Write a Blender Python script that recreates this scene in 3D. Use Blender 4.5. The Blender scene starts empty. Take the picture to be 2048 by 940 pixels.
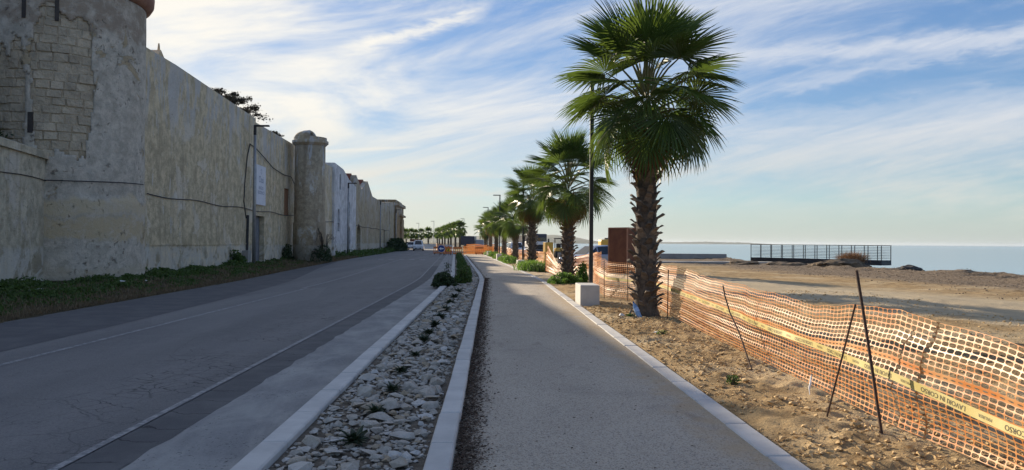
import bpy, bmesh, math, random
import numpy as np
from math import sin, cos, pi, radians, sqrt, atan, atan2, exp
from mathutils import Vector, Matrix, noise
random.seed(11); rng = np.random.default_rng(11)
S = bpy.context.scene; COL = S.collection

# ------------------------------------------------------------------ camera
EYE = 1.6; FPX = 1500.0
def axes(yaw, pitch, roll):
    f = Vector((sin(yaw)*cos(pitch), cos(yaw)*cos(pitch), sin(pitch)))
    r = Vector((cos(yaw), -sin(yaw), 0)); u = r.cross(f)
    return f, r*cos(roll)+u*sin(roll), -r*sin(roll)+u*cos(roll)
cf, cr, cu = axes(atan(42/FPX), atan(14.5/FPX), radians(0.43))
cam = bpy.data.cameras.new('camera'); co = bpy.data.objects.new('camera', cam); COL.objects.link(co)
M = Matrix((cr, cu, -cf)).transposed().to_4x4(); M.translation = (0, 0, EYE)
co.matrix_world = M
cam.sensor_width = 36; cam.lens = FPX/2048*36; cam.clip_start = 0.1; cam.clip_end = 60000
S.camera = co

# ------------------------------------------------------------------ light
SUN_AZ = radians(-33.0); SUN_EL = radians(17.35)         # azimuth clockwise from +Y
sund = Vector((sin(SUN_AZ)*cos(SUN_EL), cos(SUN_AZ)*cos(SUN_EL), sin(SUN_EL)))
sl = bpy.data.lights.new('sun', 'SUN'); sl.energy = 4.0; sl.angle = radians(0.5); sl.color = (1.0, 0.84, 0.63)
so = bpy.data.objects.new('sun', sl); COL.objects.link(so); so.location = sund*200
so.rotation_euler = (-sund).to_track_quat('-Z', 'Y').to_euler()
vs = S.view_settings; vs.view_transform = 'Standard'; vs.look = 'None'; vs.gamma = 1; vs.use_curve_mapping = False
vs.exposure = 1.12

W = bpy.data.worlds.new('World'); S.world = W; W.use_nodes = True
wn = W.node_tree; wn.nodes.clear()
class NT:
    """small helper to write node graphs as expressions"""
    def __init__(s, tree): s.t = tree
    def new(s, kind, **kw):
        n = s.t.nodes.new(kind)
        for k, v in kw.items(): setattr(n, k, v)
        return n
    def put(s, sock, v):
        if isinstance(v, bpy.types.NodeSocket): s.t.links.new(v, sock)
        elif v is not None: sock.default_value = v
    def m(s, op, a, b=None, c=None, clamp=False):
        n = s.new('ShaderNodeMath', operation=op, use_clamp=clamp)
        for i, v in enumerate((a, b, c)): s.put(n.inputs[i], v)
        return n.outputs[0]
    def add(s, a, b): return s.m('ADD', a, b)
    def sub(s, a, b): return s.m('SUBTRACT', a, b)
    def mul(s, a, b): return s.m('MULTIPLY', a, b)
    def ss(s, x, lo, hi, a=0.0, b=1.0):
        n = s.new('ShaderNodeMapRange', interpolation_type='SMOOTHSTEP')
        for i, v in enumerate((x, lo, hi, a, b)): s.put(n.inputs[i], v)
        return n.outputs[0]
    def lin(s, x, lo, hi, a=0.0, b=1.0):
        n = s.new('ShaderNodeMapRange'); n.clamp = True
        for i, v in enumerate((x, lo, hi, a, b)): s.put(n.inputs[i], v)
        return n.outputs[0]
    def xyz(s, v):
        n = s.new('ShaderNodeSeparateXYZ'); s.put(n.inputs[0], v); return n.outputs
    def vec(s, x, y, z):
        n = s.new('ShaderNodeCombineXYZ')
        for i, v in enumerate((x, y, z)): s.put(n.inputs[i], v)
        return n.outputs[0]
    def scale(s, v, sc):
        n = s.new('ShaderNodeVectorMath', operation='MULTIPLY'); s.put(n.inputs[0], v); n.inputs[1].default_value = sc if hasattr(sc, '__len__') else (sc,)*3
        return n.outputs[0]
    def noise(s, v, sc, det=4, rough=0.55, dist=0.0):
        n = s.new('ShaderNodeTexNoise'); s.put(n.inputs['Vector'], v)
        n.inputs['Scale'].default_value = sc; n.inputs['Detail'].default_value = det
        n.inputs['Roughness'].default_value = rough; n.inputs['Distortion'].default_value = dist
        return n.outputs['Fac']
    def voro(s, v, sc, feat='DISTANCE_TO_EDGE', out='Distance', rand=1.0):
        n = s.new('ShaderNodeTexVoronoi', feature=feat); s.put(n.inputs['Vector'], v)
        n.inputs['Scale'].default_value = sc; n.inputs['Randomness'].default_value = rand
        return n.outputs[out]
    def mix(s, f, a, b, kind='MIX'):
        n = s.new('ShaderNodeMix', data_type='RGBA', blend_type=kind); n.clamp_factor = True
        s.put(n.inputs[0], f)
        for i, v in ((6, a), (7, b)):
            if isinstance(v, tuple) and len(v) == 3: v = v+(1,)
            s.put(n.inputs[i], v)
        return n.outputs[2]
    def bump(s, h, strength=0.5, dist=0.02):
        n = s.new('ShaderNodeBump'); n.inputs['Strength'].default_value = strength; n.inputs['Distance'].default_value = dist
        s.put(n.inputs['Height'], h); return n.outputs[0]

w = NT(wn)
sky = w.new('ShaderNodeTexSky', sky_type='NISHITA'); sky.sun_disc = False
sky.sun_elevation = SUN_EL; sky.sun_rotation = SUN_AZ; sky.altitude = 0
sky.air_density = 1.0; sky.dust_density = 0.3; sky.ozone_density = 2.6
tc = w.new('ShaderNodeTexCoord'); D = tc.outputs['Generated']
dx, dy, dz = w.xyz(D)
dp = w.new('ShaderNodeVectorMath', operation='DOT_PRODUCT'); w.put(dp.inputs[0], D); dp.inputs[1].default_value = sund
sdot = dp.outputs['Value']
glow = w.m('POWER', w.m('MAXIMUM', sdot, 0.0), 6.5)
tz = w.sub(dz, w.mul(dx, 0.20))
q = w.vec(w.mul(dx, 2.2), w.mul(dy, 2.2), w.mul(tz, 11.0))
q2 = w.vec(w.mul(dx, 5.0), w.mul(dy, 5.0), w.mul(w.sub(dz, w.mul(dx, 0.26)), 42.0))
veil = w.noise(q, 1.15, 9, 0.62, 0.6)
fine = w.noise(q2, 1.15, 10, 0.68, 0.5)
lump = w.noise(w.scale(D, (9, 9, 30)), 3.0, 6, 0.6, 0.4)
cover = w.ss(veil, w.sub(0.39, w.mul(glow, 0.20)), w.sub(0.72, w.mul(glow, 0.16)))
cover = w.mul(cover, w.lin(fine, 0.30, 0.66, w.m('MINIMUM', w.add(0.30, w.mul(glow, 1.3)), 0.95), 1.0))
def gauss(d, sig): return w.m('EXPONENT', w.mul(w.mul(d, d), -1.0/(sig*sig)))
def band(z0, slope, x0, sig, xa, xb, soft, amp, rag, edge=0.02):
    wob = w.mul(w.sub(lump, 0.5), rag)
    d = w.add(w.sub(dz, w.add(z0-slope*x0, w.mul(dx, slope))), wob)
    g = gauss(d, sig)
    g = w.mul(g, w.mul(w.ss(dx, xa-soft, xa+soft), w.ss(dx, xb-soft, xb+soft, 1.0, 0.0)))
    g = w.mul(g, w.ss(dy, 0.0, 0.2))
    return w.mul(g, w.lin(fine, 0.25, 0.65, amp*0.35, amp))
bands = [band(0.231, -0.02, 0.44, 0.011, 0.25, 0.95, 0.06, 0.85, 0.03),
         band(0.205, 0.16, 0.44, 0.009, 0.36, 0.60, 0.05, 0.6, 0.04),
         band(0.099, 0.125, 0.294, 0.026, 0.10, 0.95, 0.1, 0.8, 0.03),
         band(0.155, 0.05, 0.40, 0.016, 0.20, 0.95, 0.1, 0.45, 0.04),
         band(0.262, 0.29, -0.12, 0.008, -0.18, -0.02, 0.03, 1.0, 0.03),
         band(0.12, 0.08, -0.155, 0.0022, -0.25, -0.10, 0.02, 0.9, 0.001),
         band(0.066, -0.05, -0.02, 0.006, -0.09, 0.03, 0.03, 0.8, 0.02),
         band(0.088, 0.0, -0.02, 0.005, -0.05, 0.04, 0.02, 0.6, 0.015),
         band(0.285, 0.35, 0.29, 0.016, 0.25, 0.36, 0.03, 0.45, 0.02)]
for b in bands: cover = w.sub(1.0, w.mul(w.sub(1.0, cover), w.sub(1.0, b)))
cover = w.mul(cover, w.ss(dz, 0.0, 0.06))
cover = w.m('MINIMUM', cover, 0.92)
ccol = w.mix(w.lin(glow, 0.0, 0.6), (2.75, 2.9, 3.2), (4.0, 3.8, 3.4))
ccol = w.mix(w.ss(dz, 0.03, 0.20, 1.0, 0.0), ccol, (2.9, 2.85, 2.6))
sx_, sy_, sz_ = w.xyz(w.scale(sky.outputs[0], (0.80, 0.90, 1.06)))
lum = w.m('MAXIMUM', sx_, w.m('MAXIMUM', sy_, sz_))        # soft shoulder so the sky near the sun keeps its colour
kk = w.m('DIVIDE', 1.0, w.add(1.0, w.mul(lum, 1/4.8)))
skyc = w.vec(w.mul(sx_, kk), w.mul(sy_, kk), w.mul(sz_, kk))
skyc = w.mix(w.ss(dz, 0.0, 0.08, 0.5, 0.0), skyc, (1.9, 2.25, 2.45))      # pale hazy horizon
out = w.mix(cover, skyc, ccol)
bg = w.new('ShaderNodeBackground'); w.put(bg.inputs[0], out); bg.inputs[1].default_value = 0.12
wo = w.new('ShaderNodeOutputWorld'); wn.links.new(bg.outputs[0], wo.inputs[0])

# ------------------------------------------------------------------ helpers
class MB:
    def __init__(s): s.v = []; s.f = []; s.mi = []; s.m = 0
    def add(s, vs, fs):
        o = len(s.v); s.v += [tuple(p) for p in vs]
        for f in fs: s.f.append(tuple(i+o for i in f)); s.mi.append(s.m)
        return s
    def poly(s, pts): return s.add(pts, [tuple(range(len(pts)))])
    def box(s, a, b, rot=None, at=(0, 0, 0)):
        x0, y0, z0 = a; x1, y1, z1 = b
        vs = [Vector(p) for p in ((x0,y0,z0),(x1,y0,z0),(x1,y1,z0),(x0,y1,z0),(x0,y0,z1),(x1,y0,z1),(x1,y1,z1),(x0,y1,z1))]
        if rot is not None: vs = [rot @ p for p in vs]
        vs = [p+Vector(at) for p in vs]
        return s.add(vs, [(0,3,2,1),(4,5,6,7),(0,1,5,4),(1,2,6,5),(2,3,7,6),(3,0,4,7)])
    def bbox(s, a, b, bev=0.02, rot=None, at=(0, 0, 0), seg=1):
        bm = bmesh.new(); bmesh.ops.create_cube(bm, size=1)
        for v in bm.verts:
            v.co = Vector([a[i] if v.co[i] < 0 else b[i] for i in range(3)])
        bmesh.ops.bevel(bm, geom=bm.edges[:], offset=bev, segments=seg, affect='EDGES', profile=0.6)
        vs = [v.co.copy() for v in bm.verts]
        if rot is not None: vs = [rot @ p for p in vs]
        vs = [p+Vector(at) for p in vs]
        bm.verts.index_update(); fs = [[v.index for v in f.verts] for f in bm.faces]; bm.free()
        return s.add(vs, fs)
    def tube(s, pts, r, n=6, cap=True):
        pts = [Vector(p) for p in pts]; rs = r if hasattr(r, '__len__') else [r]*len(pts)
        o = len(s.v); side = None
        for i, p in enumerate(pts):
            t = (pts[min(i+1, len(pts)-1)]-pts[max(i-1, 0)]).normalized()
            if side is None:
                side = t.cross(Vector((0.13, 0.31, 0.94)));
                if side.length < 0.1: side = t.cross(Vector((1, 0, 0)))
            side = (side - t*side.dot(t)).normalized(); up = t.cross(side)
            for k in range(n):
                a = 2*pi*k/n; s.v.append(tuple(p+(side*cos(a)+up*sin(a))*rs[i]))
        for i in range(len(pts)-1):
            for k in range(n):
                a = o+i*n+k; b = o+i*n+(k+1) % n
                s.f.append((a, b, b+n, a+n)); s.mi.append(s.m)
        if cap:
            s.f.append(tuple(o+k for k in range(n))[::-1]); s.f.append(tuple(o+(len(pts)-1)*n+k for k in range(n))); s.mi += [s.m]*2
        return s
    def lathe(s, prof, n=32, c=(0, 0, 0), cap=True):
        o = len(s.v)
        for r, z in prof:
            for k in range(n):
                a = 2*pi*k/n; s.v.append((c[0]+r*cos(a), c[1]+r*sin(a), c[2]+z))
        for i in range(len(prof)-1):
            for k in range(n):
                a = o+i*n+k; b = o+i*n+(k+1) % n
                s.f.append((a, b, b+n, a+n)); s.mi.append(s.m)
        if cap:
            s.f.append(tuple(o+k for k in range(n))[::-1]); s.f.append(tuple(o+(len(prof)-1)*n+k for k in range(n))); s.mi += [s.m]*2
        return s
    def prism(s, outline, d, at=(0,0,0)):
        """outline list of (y,z); extruded along x from d[0] to d[1]"""
        n = len(outline)
        vs = [(d[0]+at[0], y+at[1], z+at[2]) for y, z in outline]+[(d[1]+at[0], y+at[1], z+at[2]) for y, z in outline]
        fs = [tuple(range(n))[::-1], tuple(range(n, 2*n))]+[(i, (i+1) % n, n+(i+1) % n, n+i) for i in range(n)]
        return s.add(vs, fs)
    def mesh(s, name, mats, smooth=False, off=(0, 0, 0)):
        me = bpy.data.meshes.new(name)
        me.from_pydata([(a-off[0], b-off[1], c-off[2]) for a, b, c in s.v], [], s.f)
        for mm in (mats if isinstance(mats, (list, tuple)) else [mats]): me.materials.append(mm)
        if any(s.mi): me.polygons.foreach_set('material_index', s.mi)
        if smooth: me.polygons.foreach_set('use_smooth', [True]*len(s.f))
        bm = bmesh.new(); bm.from_mesh(me); bmesh.ops.recalc_face_normals(bm, faces=bm.faces[:]); bm.to_mesh(me); bm.free()
        me.update(); return me
    def build(s, name, mats, parent=None, smooth=False, off=None, origin=None):
        """off: world point of the parent's root, when verts are given in world coordinates"""
        o = origin if origin is not None else (off if off is not None else (0, 0, 0))
        ob = bpy.data.objects.new(name, s.mesh(name, mats, smooth, o)); COL.objects.link(ob)
        if parent is not None: ob.parent = parent
        elif origin is not None: ob.location = origin
        return ob
def np_mesh(name, V, F, mat, smooth=False, mi=None):
    """V (n,3) array, F (m,k) index array"""
    me = bpy.data.meshes.new(name); V = np.asarray(V, np.float32); F = np.asarray(F, np.int32); k = F.shape[1]
    me.vertices.add(len(V)); me.vertices.foreach_set('co', V.ravel())
    me.loops.add(F.size); me.loops.foreach_set('vertex_index', F.ravel())
    me.polygons.add(len(F)); me.polygons.foreach_set('loop_start', np.arange(0, F.size, k, dtype=np.int32))
    try: me.polygons.foreach_set('loop_total', np.full(len(F), k, np.int32))
    except Exception: pass
    for mm in (mat if isinstance(mat, (list, tuple)) else [mat]): me.materials.append(mm)
    if mi is not None: me.polygons.foreach_set('material_index', np.asarray(mi, np.int32))
    me.polygons.foreach_set('use_smooth', np.full(len(F), smooth)); me.update(calc_edges=True); me.validate()
    return me
def link(name, me, parent=None, loc=None, rot=None, sc=None):
    o = bpy.data.objects.new(name, me); COL.objects.link(o); o.parent = parent
    if loc is not None: o.location = loc
    if rot is not None: o.rotation_euler = rot
    if sc is not None: o.scale = sc if hasattr(sc, '__len__') else (sc,)*3
    return o
def tag(o, label, cat, group=None):
    o['label'] = label; o['category'] = cat
    if group: o['group'] = group
    return o
def struct(o, kind='structure'): o['kind'] = kind; return o
def thing(name, label, cat, loc=(0, 0, 0), rz=0, group=None):
    o = bpy.data.objects.new(name, None); COL.objects.link(o); o.empty_display_size = 0.2
    o.location = loc; o.rotation_euler = (0, 0, rz); return tag(o, label, cat, group)
def copy_tree(o, parent=None):
    c = o.copy(); COL.objects.link(c); c.parent = parent
    for ch in list(o.children): copy_tree(ch, c)
    return c
def dup(root, loc, rz, label, sc=None):
    c = copy_tree(root); c.location = loc; c.rotation_euler = (0, 0, rz); c['label'] = label
    if sc: c.scale = sc if hasattr(sc, '__len__') else (sc,)*3
    return c
def scatter(variants, P, Sc, Rz, tilt=0.0):
    """variants: list of (V (n,3), F (m,3)); placements arrays -> joined V,F"""
    Vs, Fs = [], []; o = 0
    for i in range(len(P)):
        V, F = variants[i % len(variants)]
        c, s_ = cos(Rz[i]), sin(Rz[i]); X = V*Sc[i]
        if tilt:
            t = tilt*(random.random()-0.5)*2; ct, st = cos(t), sin(t)
            X = np.stack([X[:, 0], X[:, 1]*ct-X[:, 2]*st, X[:, 1]*st+X[:, 2]*ct], 1)
        Vs.append(np.stack([X[:, 0]*c-X[:, 1]*s_, X[:, 0]*s_+X[:, 1]*c, X[:, 2]], 1)+P[i]); Fs.append(F+o); o += len(V)
    return np.concatenate(Vs), np.concatenate(Fs)
def hull_rock(n=13, flat=0.6, seed=0):
    r = random.Random(seed); bm = bmesh.new()
    for _ in range(n):
        d = Vector((r.gauss(0, 1), r.gauss(0, 1), r.gauss(0, 1))).normalized()*r.uniform(0.42, 0.56)
        bm.verts.new((d.x*r.uniform(.9, 1.25), d.y, d.z*flat))
    res = bmesh.ops.convex_hull(bm, input=bm.verts[:])
    bmesh.ops.delete(bm, geom=[e for e in res['geom_interior'] if isinstance(e, bmesh.types.BMVert)], context='VERTS')
    bmesh.ops.triangulate(bm, faces=bm.faces[:]); bm.verts.index_update()
    V = np.array([v.co[:] for v in bm.verts]); F = np.array([[v.index for v in f.verts] for f in bm.faces]); bm.free()
    return V, F
def sstep(x, a, b):
    t = min(1, max(0, (x-a)/(b-a))); return t*t*(3-2*t)
def interp(x, tab): return float(np.interp(x, [t[0] for t in tab], [t[1] for t in tab]))

# ------------------------------------------------------------------ materials
def mat(name, fn=None, **kw):
    m = bpy.data.materials.new(name); m.use_nodes = True; t = NT(m.node_tree)
    p = m.node_tree.nodes['Principled BSDF']
    base = dict(color=(0.5, 0.5, 0.5), rough=0.8, metal=0.0, spec=None)
    base.update(kw)
    c = base['color']; p.inputs['Base Color'].default_value = tuple(c)+(1,) if len(c) == 3 else c
    p.inputs['Roughness'].default_value = base['rough']; p.inputs['Metallic'].default_value = base['metal']
    if base['spec'] is not None: p.inputs['Specular IOR Level'].default_value = base['spec']
    if fn: fn(t, p, m)
    return m
def pos(t): return t.new('ShaderNodeNewGeometry').outputs['Position']
def obj(t): return t.new('ShaderNodeTexCoord').outputs['Object']
def rnd(t): return t.new('ShaderNodeObjectInfo').outputs['Random']
def simple(name, c1, c2, scale=3.0, rough=0.8, bump=0.0, bscale=40, bd=0.01, world=False, metal=0.0, spec=None, vary=0.0, det=6):
    def fn(t, p, m):
        P = pos(t) if world else obj(t)
        c = t.mix(t.ss(t.noise(P, scale, det, 0.6), 0.32, 0.68), c1, c2)
        if vary:
            hs = t.new('ShaderNodeHueSaturation'); t.put(hs.inputs['Color'], c); t.put(hs.inputs['Value'], t.lin(rnd(t), 0, 1, 1-vary, 1+vary)); c = hs.outputs[0]
        t.put(p.inputs['Base Color'], c)
        if bump: t.put(p.inputs['Normal'], t.bump(t.noise(P, bscale, 5, 0.6), bump, bd))
    return mat(name, fn, rough=rough, metal=metal, spec=spec)

def m_plaster(name, base, patch, stain, coarse=1.0, patchy=0.52, seed=0.0, masonry=0.0):
    def fn(t, p, m):
        P0 = pos(t); x, y, z = t.xyz(P0); P = t.vec(t.add(x, seed), y, z)
        n1 = t.noise(P, 0.45*coarse, 8, 0.62, 0.6); n2 = t.noise(P, 2.2*coarse, 8, 0.65, 0.3)
        st = t.noise(t.vec(t.mul(x, 1.8), t.mul(t.add(y, seed), 1.8), t.mul(z, 0.16)), 1.0, 6, 0.6)
        c = t.mix(t.ss(n2, 0.35, 0.66), base, tuple(b*0.62 for b in base)); c = t.mix(t.ss(t.noise(P, 11, 6, 0.75), 0.5, 0.7, 0, 0.45), c, tuple(b*0.55 for b in base))
        c = t.mix(t.mul(t.ss(n1, patchy, patchy+0.05), t.lin(n2, 0.3, 0.6, 0.5, 0.95)), c, patch)
        pale = t.mul(t.ss(t.noise(t.vec(x, t.mul(y, 1.3), t.mul(z, 0.45)), 0.8, 7, 0.66, 0.5), 0.58, 0.64), t.ss(n2, 0.40, 0.55))
        c = t.mix(t.mul(pale, 0.75), c, (0.66, 0.64, 0.58))
        c = t.mix(t.mul(t.ss(st, 0.50, 0.72), 0.75), c, stain)
        top = t.ss(t.add(z, t.mul(t.noise(P, 0.5, 5, 0.6), 3.0)), 7.2, 9.2)          # flaked limewash under the parapet
        fl = t.mul(top, t.ss(t.noise(t.vec(t.mul(x, 1.2), t.mul(y, 1.2), t.mul(z, 0.30)), 1.1, 7, 0.66, 0.6), 0.49, 0.56)); c = t.mix(t.mul(fl, 0.70), c, (0.50, 0.505, 0.51))
        basec = t.ss(t.add(z, t.mul(t.noise(P, 0.8, 4), 0.5)), 1.45, 1.65, 1.0, 0.0); c = t.mix(t.mul(basec, t.lin(n2, 0.35, 0.6, 0.2, 0.7)), c, (0.58, 0.57, 0.53))
        pit = t.mul(t.ss(t.noise(t.vec(x, y, t.mul(z, 1.4)), 3.2, 9, 0.74, 0.4), 0.52, 0.62), t.mul(t.ss(t.add(z, t.mul(n1, 2.5)), 1.9, 3.0), t.ss(z, 4.6, 7.2, 1.0, 0.25)))
        c = t.mix(t.mul(pit, 0.45), c, tuple(b*0.55 for b in base))
        # chipped rough spots with damp stain in the lowest two metres
        chips = t.ss(t.noise(P, 5.5, 6, 0.7, 0.4), 0.62, 0.68)
        c = t.mix(t.mul(chips, 0.75), c, tuple(b*0.45 for b in base))
        damp = t.mul(t.ss(t.noise(P, 1.1, 7, 0.7, 0.8), 0.50, 0.62), t.ss(z, 0.6, 2.4, 1.0, 0.0))
        c = t.mix(t.mul(damp, 0.75), c, (0.24, 0.20, 0.12))
        t.put(p.inputs['Base Color'], c)
        rough_h = t.add(t.mul(t.noise(P, 9, 8, 0.7), 0.8), t.mul(t.ss(n1, patchy, patchy+0.04), 0.25))
        h = t.sub(t.add(rough_h, t.mul(t.noise(P, 38, 4, 0.6), 0.35)), t.mul(chips, 0.5))
        h = t.sub(h, t.mul(pit, 0.25))
        t.put(p.inputs['Normal'], t.bump(h, 0.7, 0.06))
    return mat(name, fn, rough=0.92, spec=0.2)
M_wall = m_plaster('plaster_wall', (0.71, 0.60, 0.405), (0.68, 0.61, 0.49), (0.36, 0.30, 0.21), 1.0, 0.55, 3.0)
M_tower = m_plaster('plaster_tower', (0.28, 0.285, 0.30), (0.36, 0.29, 0.18), (0.15, 0.145, 0.14), 0.9, 0.60, 20.0)
def f_tower(t, p, m):
    P = pos(t); x, y, z = t.xyz(P)
    n1 = t.noise(P, 0.55, 8, 0.64, 0.7); n2 = t.noise(P, 2.6, 8, 0.66, 0.3); zz = t.add(z, t.mul(t.sub(n1, 0.5), 1.6))
    c = t.mix(t.ss(n2, 0.33, 0.66), (0.63, 0.575, 0.485), (0.42, 0.385, 0.32)); c = t.mix(t.ss(t.noise(P, 10, 6, 0.75), 0.52, 0.7, 0, 0.5), c, (0.30, 0.275, 0.235))
    st = t.noise(t.vec(t.mul(x, 2.0), t.mul(y, 2.0), t.mul(z, 0.22)), 1.0, 6, 0.62)
    c = t.mix(t.mul(t.ss(st, 0.54, 0.76), 0.5), c, (0.55, 0.53, 0.49))
    for a, b, col, k in ((1.6, 2.3, (0.56, 0.455, 0.29), 0.9), (2.4, 3.0, (0.60, 0.51, 0.35), 0.9), (0.1, 0.6, (0.52, 0.45, 0.33), 0.6), (8.9, 11, (0.30, 0.235, 0.175), 0.75)):
        bnd = t.mul(t.ss(zz, a-0.1, a+0.1), t.ss(zz, b-0.1, b+0.1, 1.0, 0.0)); c = t.mix(t.mul(t.mul(bnd, t.lin(n2, 0.32, 0.55, 0.3, 1.0)), k), c, col)
    c = t.mix(t.mul(t.ss(n1, 0.60, 0.63), 0.85), c, t.mix(n2, (0.50, 0.40, 0.25), (0.34, 0.27, 0.17)))
    rgh = t.mul(t.ss(t.noise(P, 6, 7, 0.7, 0.5), 0.58, 0.64), t.ss(n1, 0.46, 0.56))
    c = t.mix(t.mul(rgh, 0.65), c, (0.12, 0.10, 0.08)); t.put(p.inputs['Base Color'], c)
    h = t.sub(t.add(t.mul(t.noise(P, 8, 8, 0.7), 0.8), t.mul(t.noise(P, 36, 4, 0.6), 0.35)), t.add(t.mul(rgh, 0.6), t.mul(t.ss(n1, 0.60, 0.62), 0.4)))
    t.put(p.inputs['Normal'], t.bump(h, 0.8, 0.07))
M_tower = mat('tower_plaster', f_tower, rough=0.93, spec=0.2)
M_low = m_plaster('plaster_low', (0.64, 0.58, 0.44), (0.56, 0.52, 0.45), (0.36, 0.31, 0.21), 0.8, 0.55, 41.0)
M_far = m_plaster('plaster_far', (0.50, 0.42, 0.29), (0.44, 0.39, 0.31), (0.27, 0.22, 0.155), 0.7, 0.52, 60.0)
M_t2 = m_plaster('plaster_turret', (0.48, 0.40, 0.28), (0.38, 0.32, 0.23), (0.22, 0.17, 0.115), 1.6, 0.50, 80.0)
M_gate = m_plaster('stone_gate', (0.38, 0.27, 0.15), (0.36, 0.27, 0.17), (0.2, 0.14, 0.08), 1.0, 0.55, 95.0)
M_white = m_plaster('limewash', (0.76, 0.76, 0.78), (0.70, 0.70, 0.72), (0.50, 0.50, 0.51), 0.6, 0.62, 12.0)
M_stone = simple('old_stone', (0.54, 0.46, 0.34), (0.38, 0.325, 0.245), 2.2, 0.95, 1.0, 9, 0.08, world=True, vary=0.12)
M_shade_wall = simple('shade_wall_masonry', (0.15, 0.125, 0.09), (0.05, 0.045, 0.035), 1.1, 0.95, 0.9, 6, 0.08, world=True)
M_core = simple('mortar_dark', (0.36, 0.30, 0.21), (0.48, 0.40, 0.29), 4, 0.95, 0.6, 20, 0.04, world=True)
M_flare_red = simple('flare_red_cornice', (0.26, 0.13, 0.09), (0.36, 0.20, 0.14), 2, 0.9, 0.5, 15, 0.03, world=True)  # reddish lens flare put into the cornice colour
M_tile = simple('roof_tile', (0.28, 0.09, 0.05), (0.17, 0.06, 0.04), 6, 0.85, 0.4, 20, 0.03, world=True, vary=0.2)
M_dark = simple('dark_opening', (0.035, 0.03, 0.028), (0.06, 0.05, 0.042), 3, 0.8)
M_greywood = simple('grey_shutter', (0.13, 0.14, 0.16), (0.19, 0.20, 0.22), 4, 0.75, 0.2, 30)
M_redwood = simple('red_door_paint', (0.085, 0.022, 0.018), (0.13, 0.04, 0.03), 4, 0.7, 0.3, 30)
M_brick = simple('brick_infill', (0.34, 0.17, 0.08), (0.26, 0.13, 0.07), 7, 0.9, 0.5, 30, world=True)
M_pole = simple('grey_pole', (0.27, 0.28, 0.29), (0.34, 0.35, 0.36), 5, 0.45, metal=0.5)
M_black = simple('black_cable', (0.016, 0.016, 0.018), (0.03, 0.03, 0.032), 8, 0.6)
M_lamp = simple('anthracite_post', (0.030, 0.032, 0.036), (0.045, 0.047, 0.05), 6, 0.38, metal=0.6)
M_cream = simple('banner_white', (0.72, 0.74, 0.80), (0.66, 0.68, 0.73), 2, 0.7)
M_ink = mat('banner_ink', color=(0.20, 0.24, 0.36), rough=0.8)

def f_asph(t, p, m):
    P = pos(t); x, y, z = t.xyz(P)
    big = t.noise(t.vec(t.mul(x, 0.9), t.mul(y, 0.10), 0), 1.0, 6, 0.6); mid = t.noise(P, 3.0, 7, 0.65)
    sp = t.noise(P, 90, 3, 0.7)
    c = t.mix(t.ss(big, 0.3, 0.7), (0.105, 0.105, 0.112), (0.165, 0.162, 0.162))
    c = t.mix(t.mul(t.ss(mid, 0.45, 0.75), 0.5), c, (0.19, 0.185, 0.18))
    wv = t.m('SINE', t.mul(t.add(x, t.mul(t.noise(t.vec(0, t.mul(y, 0.15), 0), 1.0, 3), 0.7)), 3.9))
    c = t.mix(t.ss(wv, 0.1, 0.9, 0, 0.30), c, (0.075, 0.075, 0.08))                     # wheel tracks
    rep = t.voro(t.vec(t.mul(x, 0.5), t.mul(y, 0.11), 0), 1.0, 'F1', 'Color'); rr_, rg_, rb_ = t.xyz(rep); c = t.mix(t.ss(rr_, 0.78, 0.80, 0, 0.35), c, (0.20, 0.197, 0.19))
    oil = t.ss(t.noise(t.vec(t.mul(x, 1.4), t.mul(y, 0.5), 9.0), 1.2, 4, 0.6), 0.66, 0.74, 0, 0.5); c = t.mix(oil, c, (0.045, 0.045, 0.05))
    c = t.mix(t.lin(sp, 0.35, 0.75, 0.0, 0.6), c, (0.27, 0.265, 0.26)); c = t.mix(t.ss(t.noise(P, 40, 3, 0.7), 0.50, 0.68, 0, 0.45), c, (0.05, 0.05, 0.055))
    wx = t.add(x, t.mul(t.noise(P, 1.5, 4), 0.6))
    zone = t.mul(t.ss(wx, -4.6, -3.7), t.ss(wx, -2.3, -2.2, 1.0, 0.0))
    Pw = t.vec(t.add(x, t.mul(t.noise(P, 4, 3), 0.16)), t.add(y, t.mul(t.noise(t.vec(y, x, 3.0), 4, 3), 0.16)), 0)
    cr_ = t.ss(t.voro(Pw, 4.2), 0.0, 0.035, 1.0, 0.0)
    cr2 = t.mul(t.ss(t.voro(Pw, 0.55), 0.0, 0.007, 1.0, 0.0), 0.4)
    cr_ = t.mul(cr_, t.mul(zone, t.ss(t.noise(P, 0.7, 4), 0.42, 0.58)))
    crk = t.m('MAXIMUM', cr_, t.mul(cr2, t.ss(x, -6.0, -4.0, 0.15, 1.0)))
    c = t.mix(t.mul(crk, 0.8), c, (0.02, 0.02, 0.025))
    t.put(p.inputs['Base Color'], c)
    t.put(p.inputs['Normal'], t.bump(t.sub(t.add(sp, t.mul(t.noise(P, 30, 4), 0.8)), t.mul(crk, 2.5)), 0.5, 0.012))
M_asph = mat('asphalt', f_asph, rough=0.82, spec=0.35)
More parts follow.
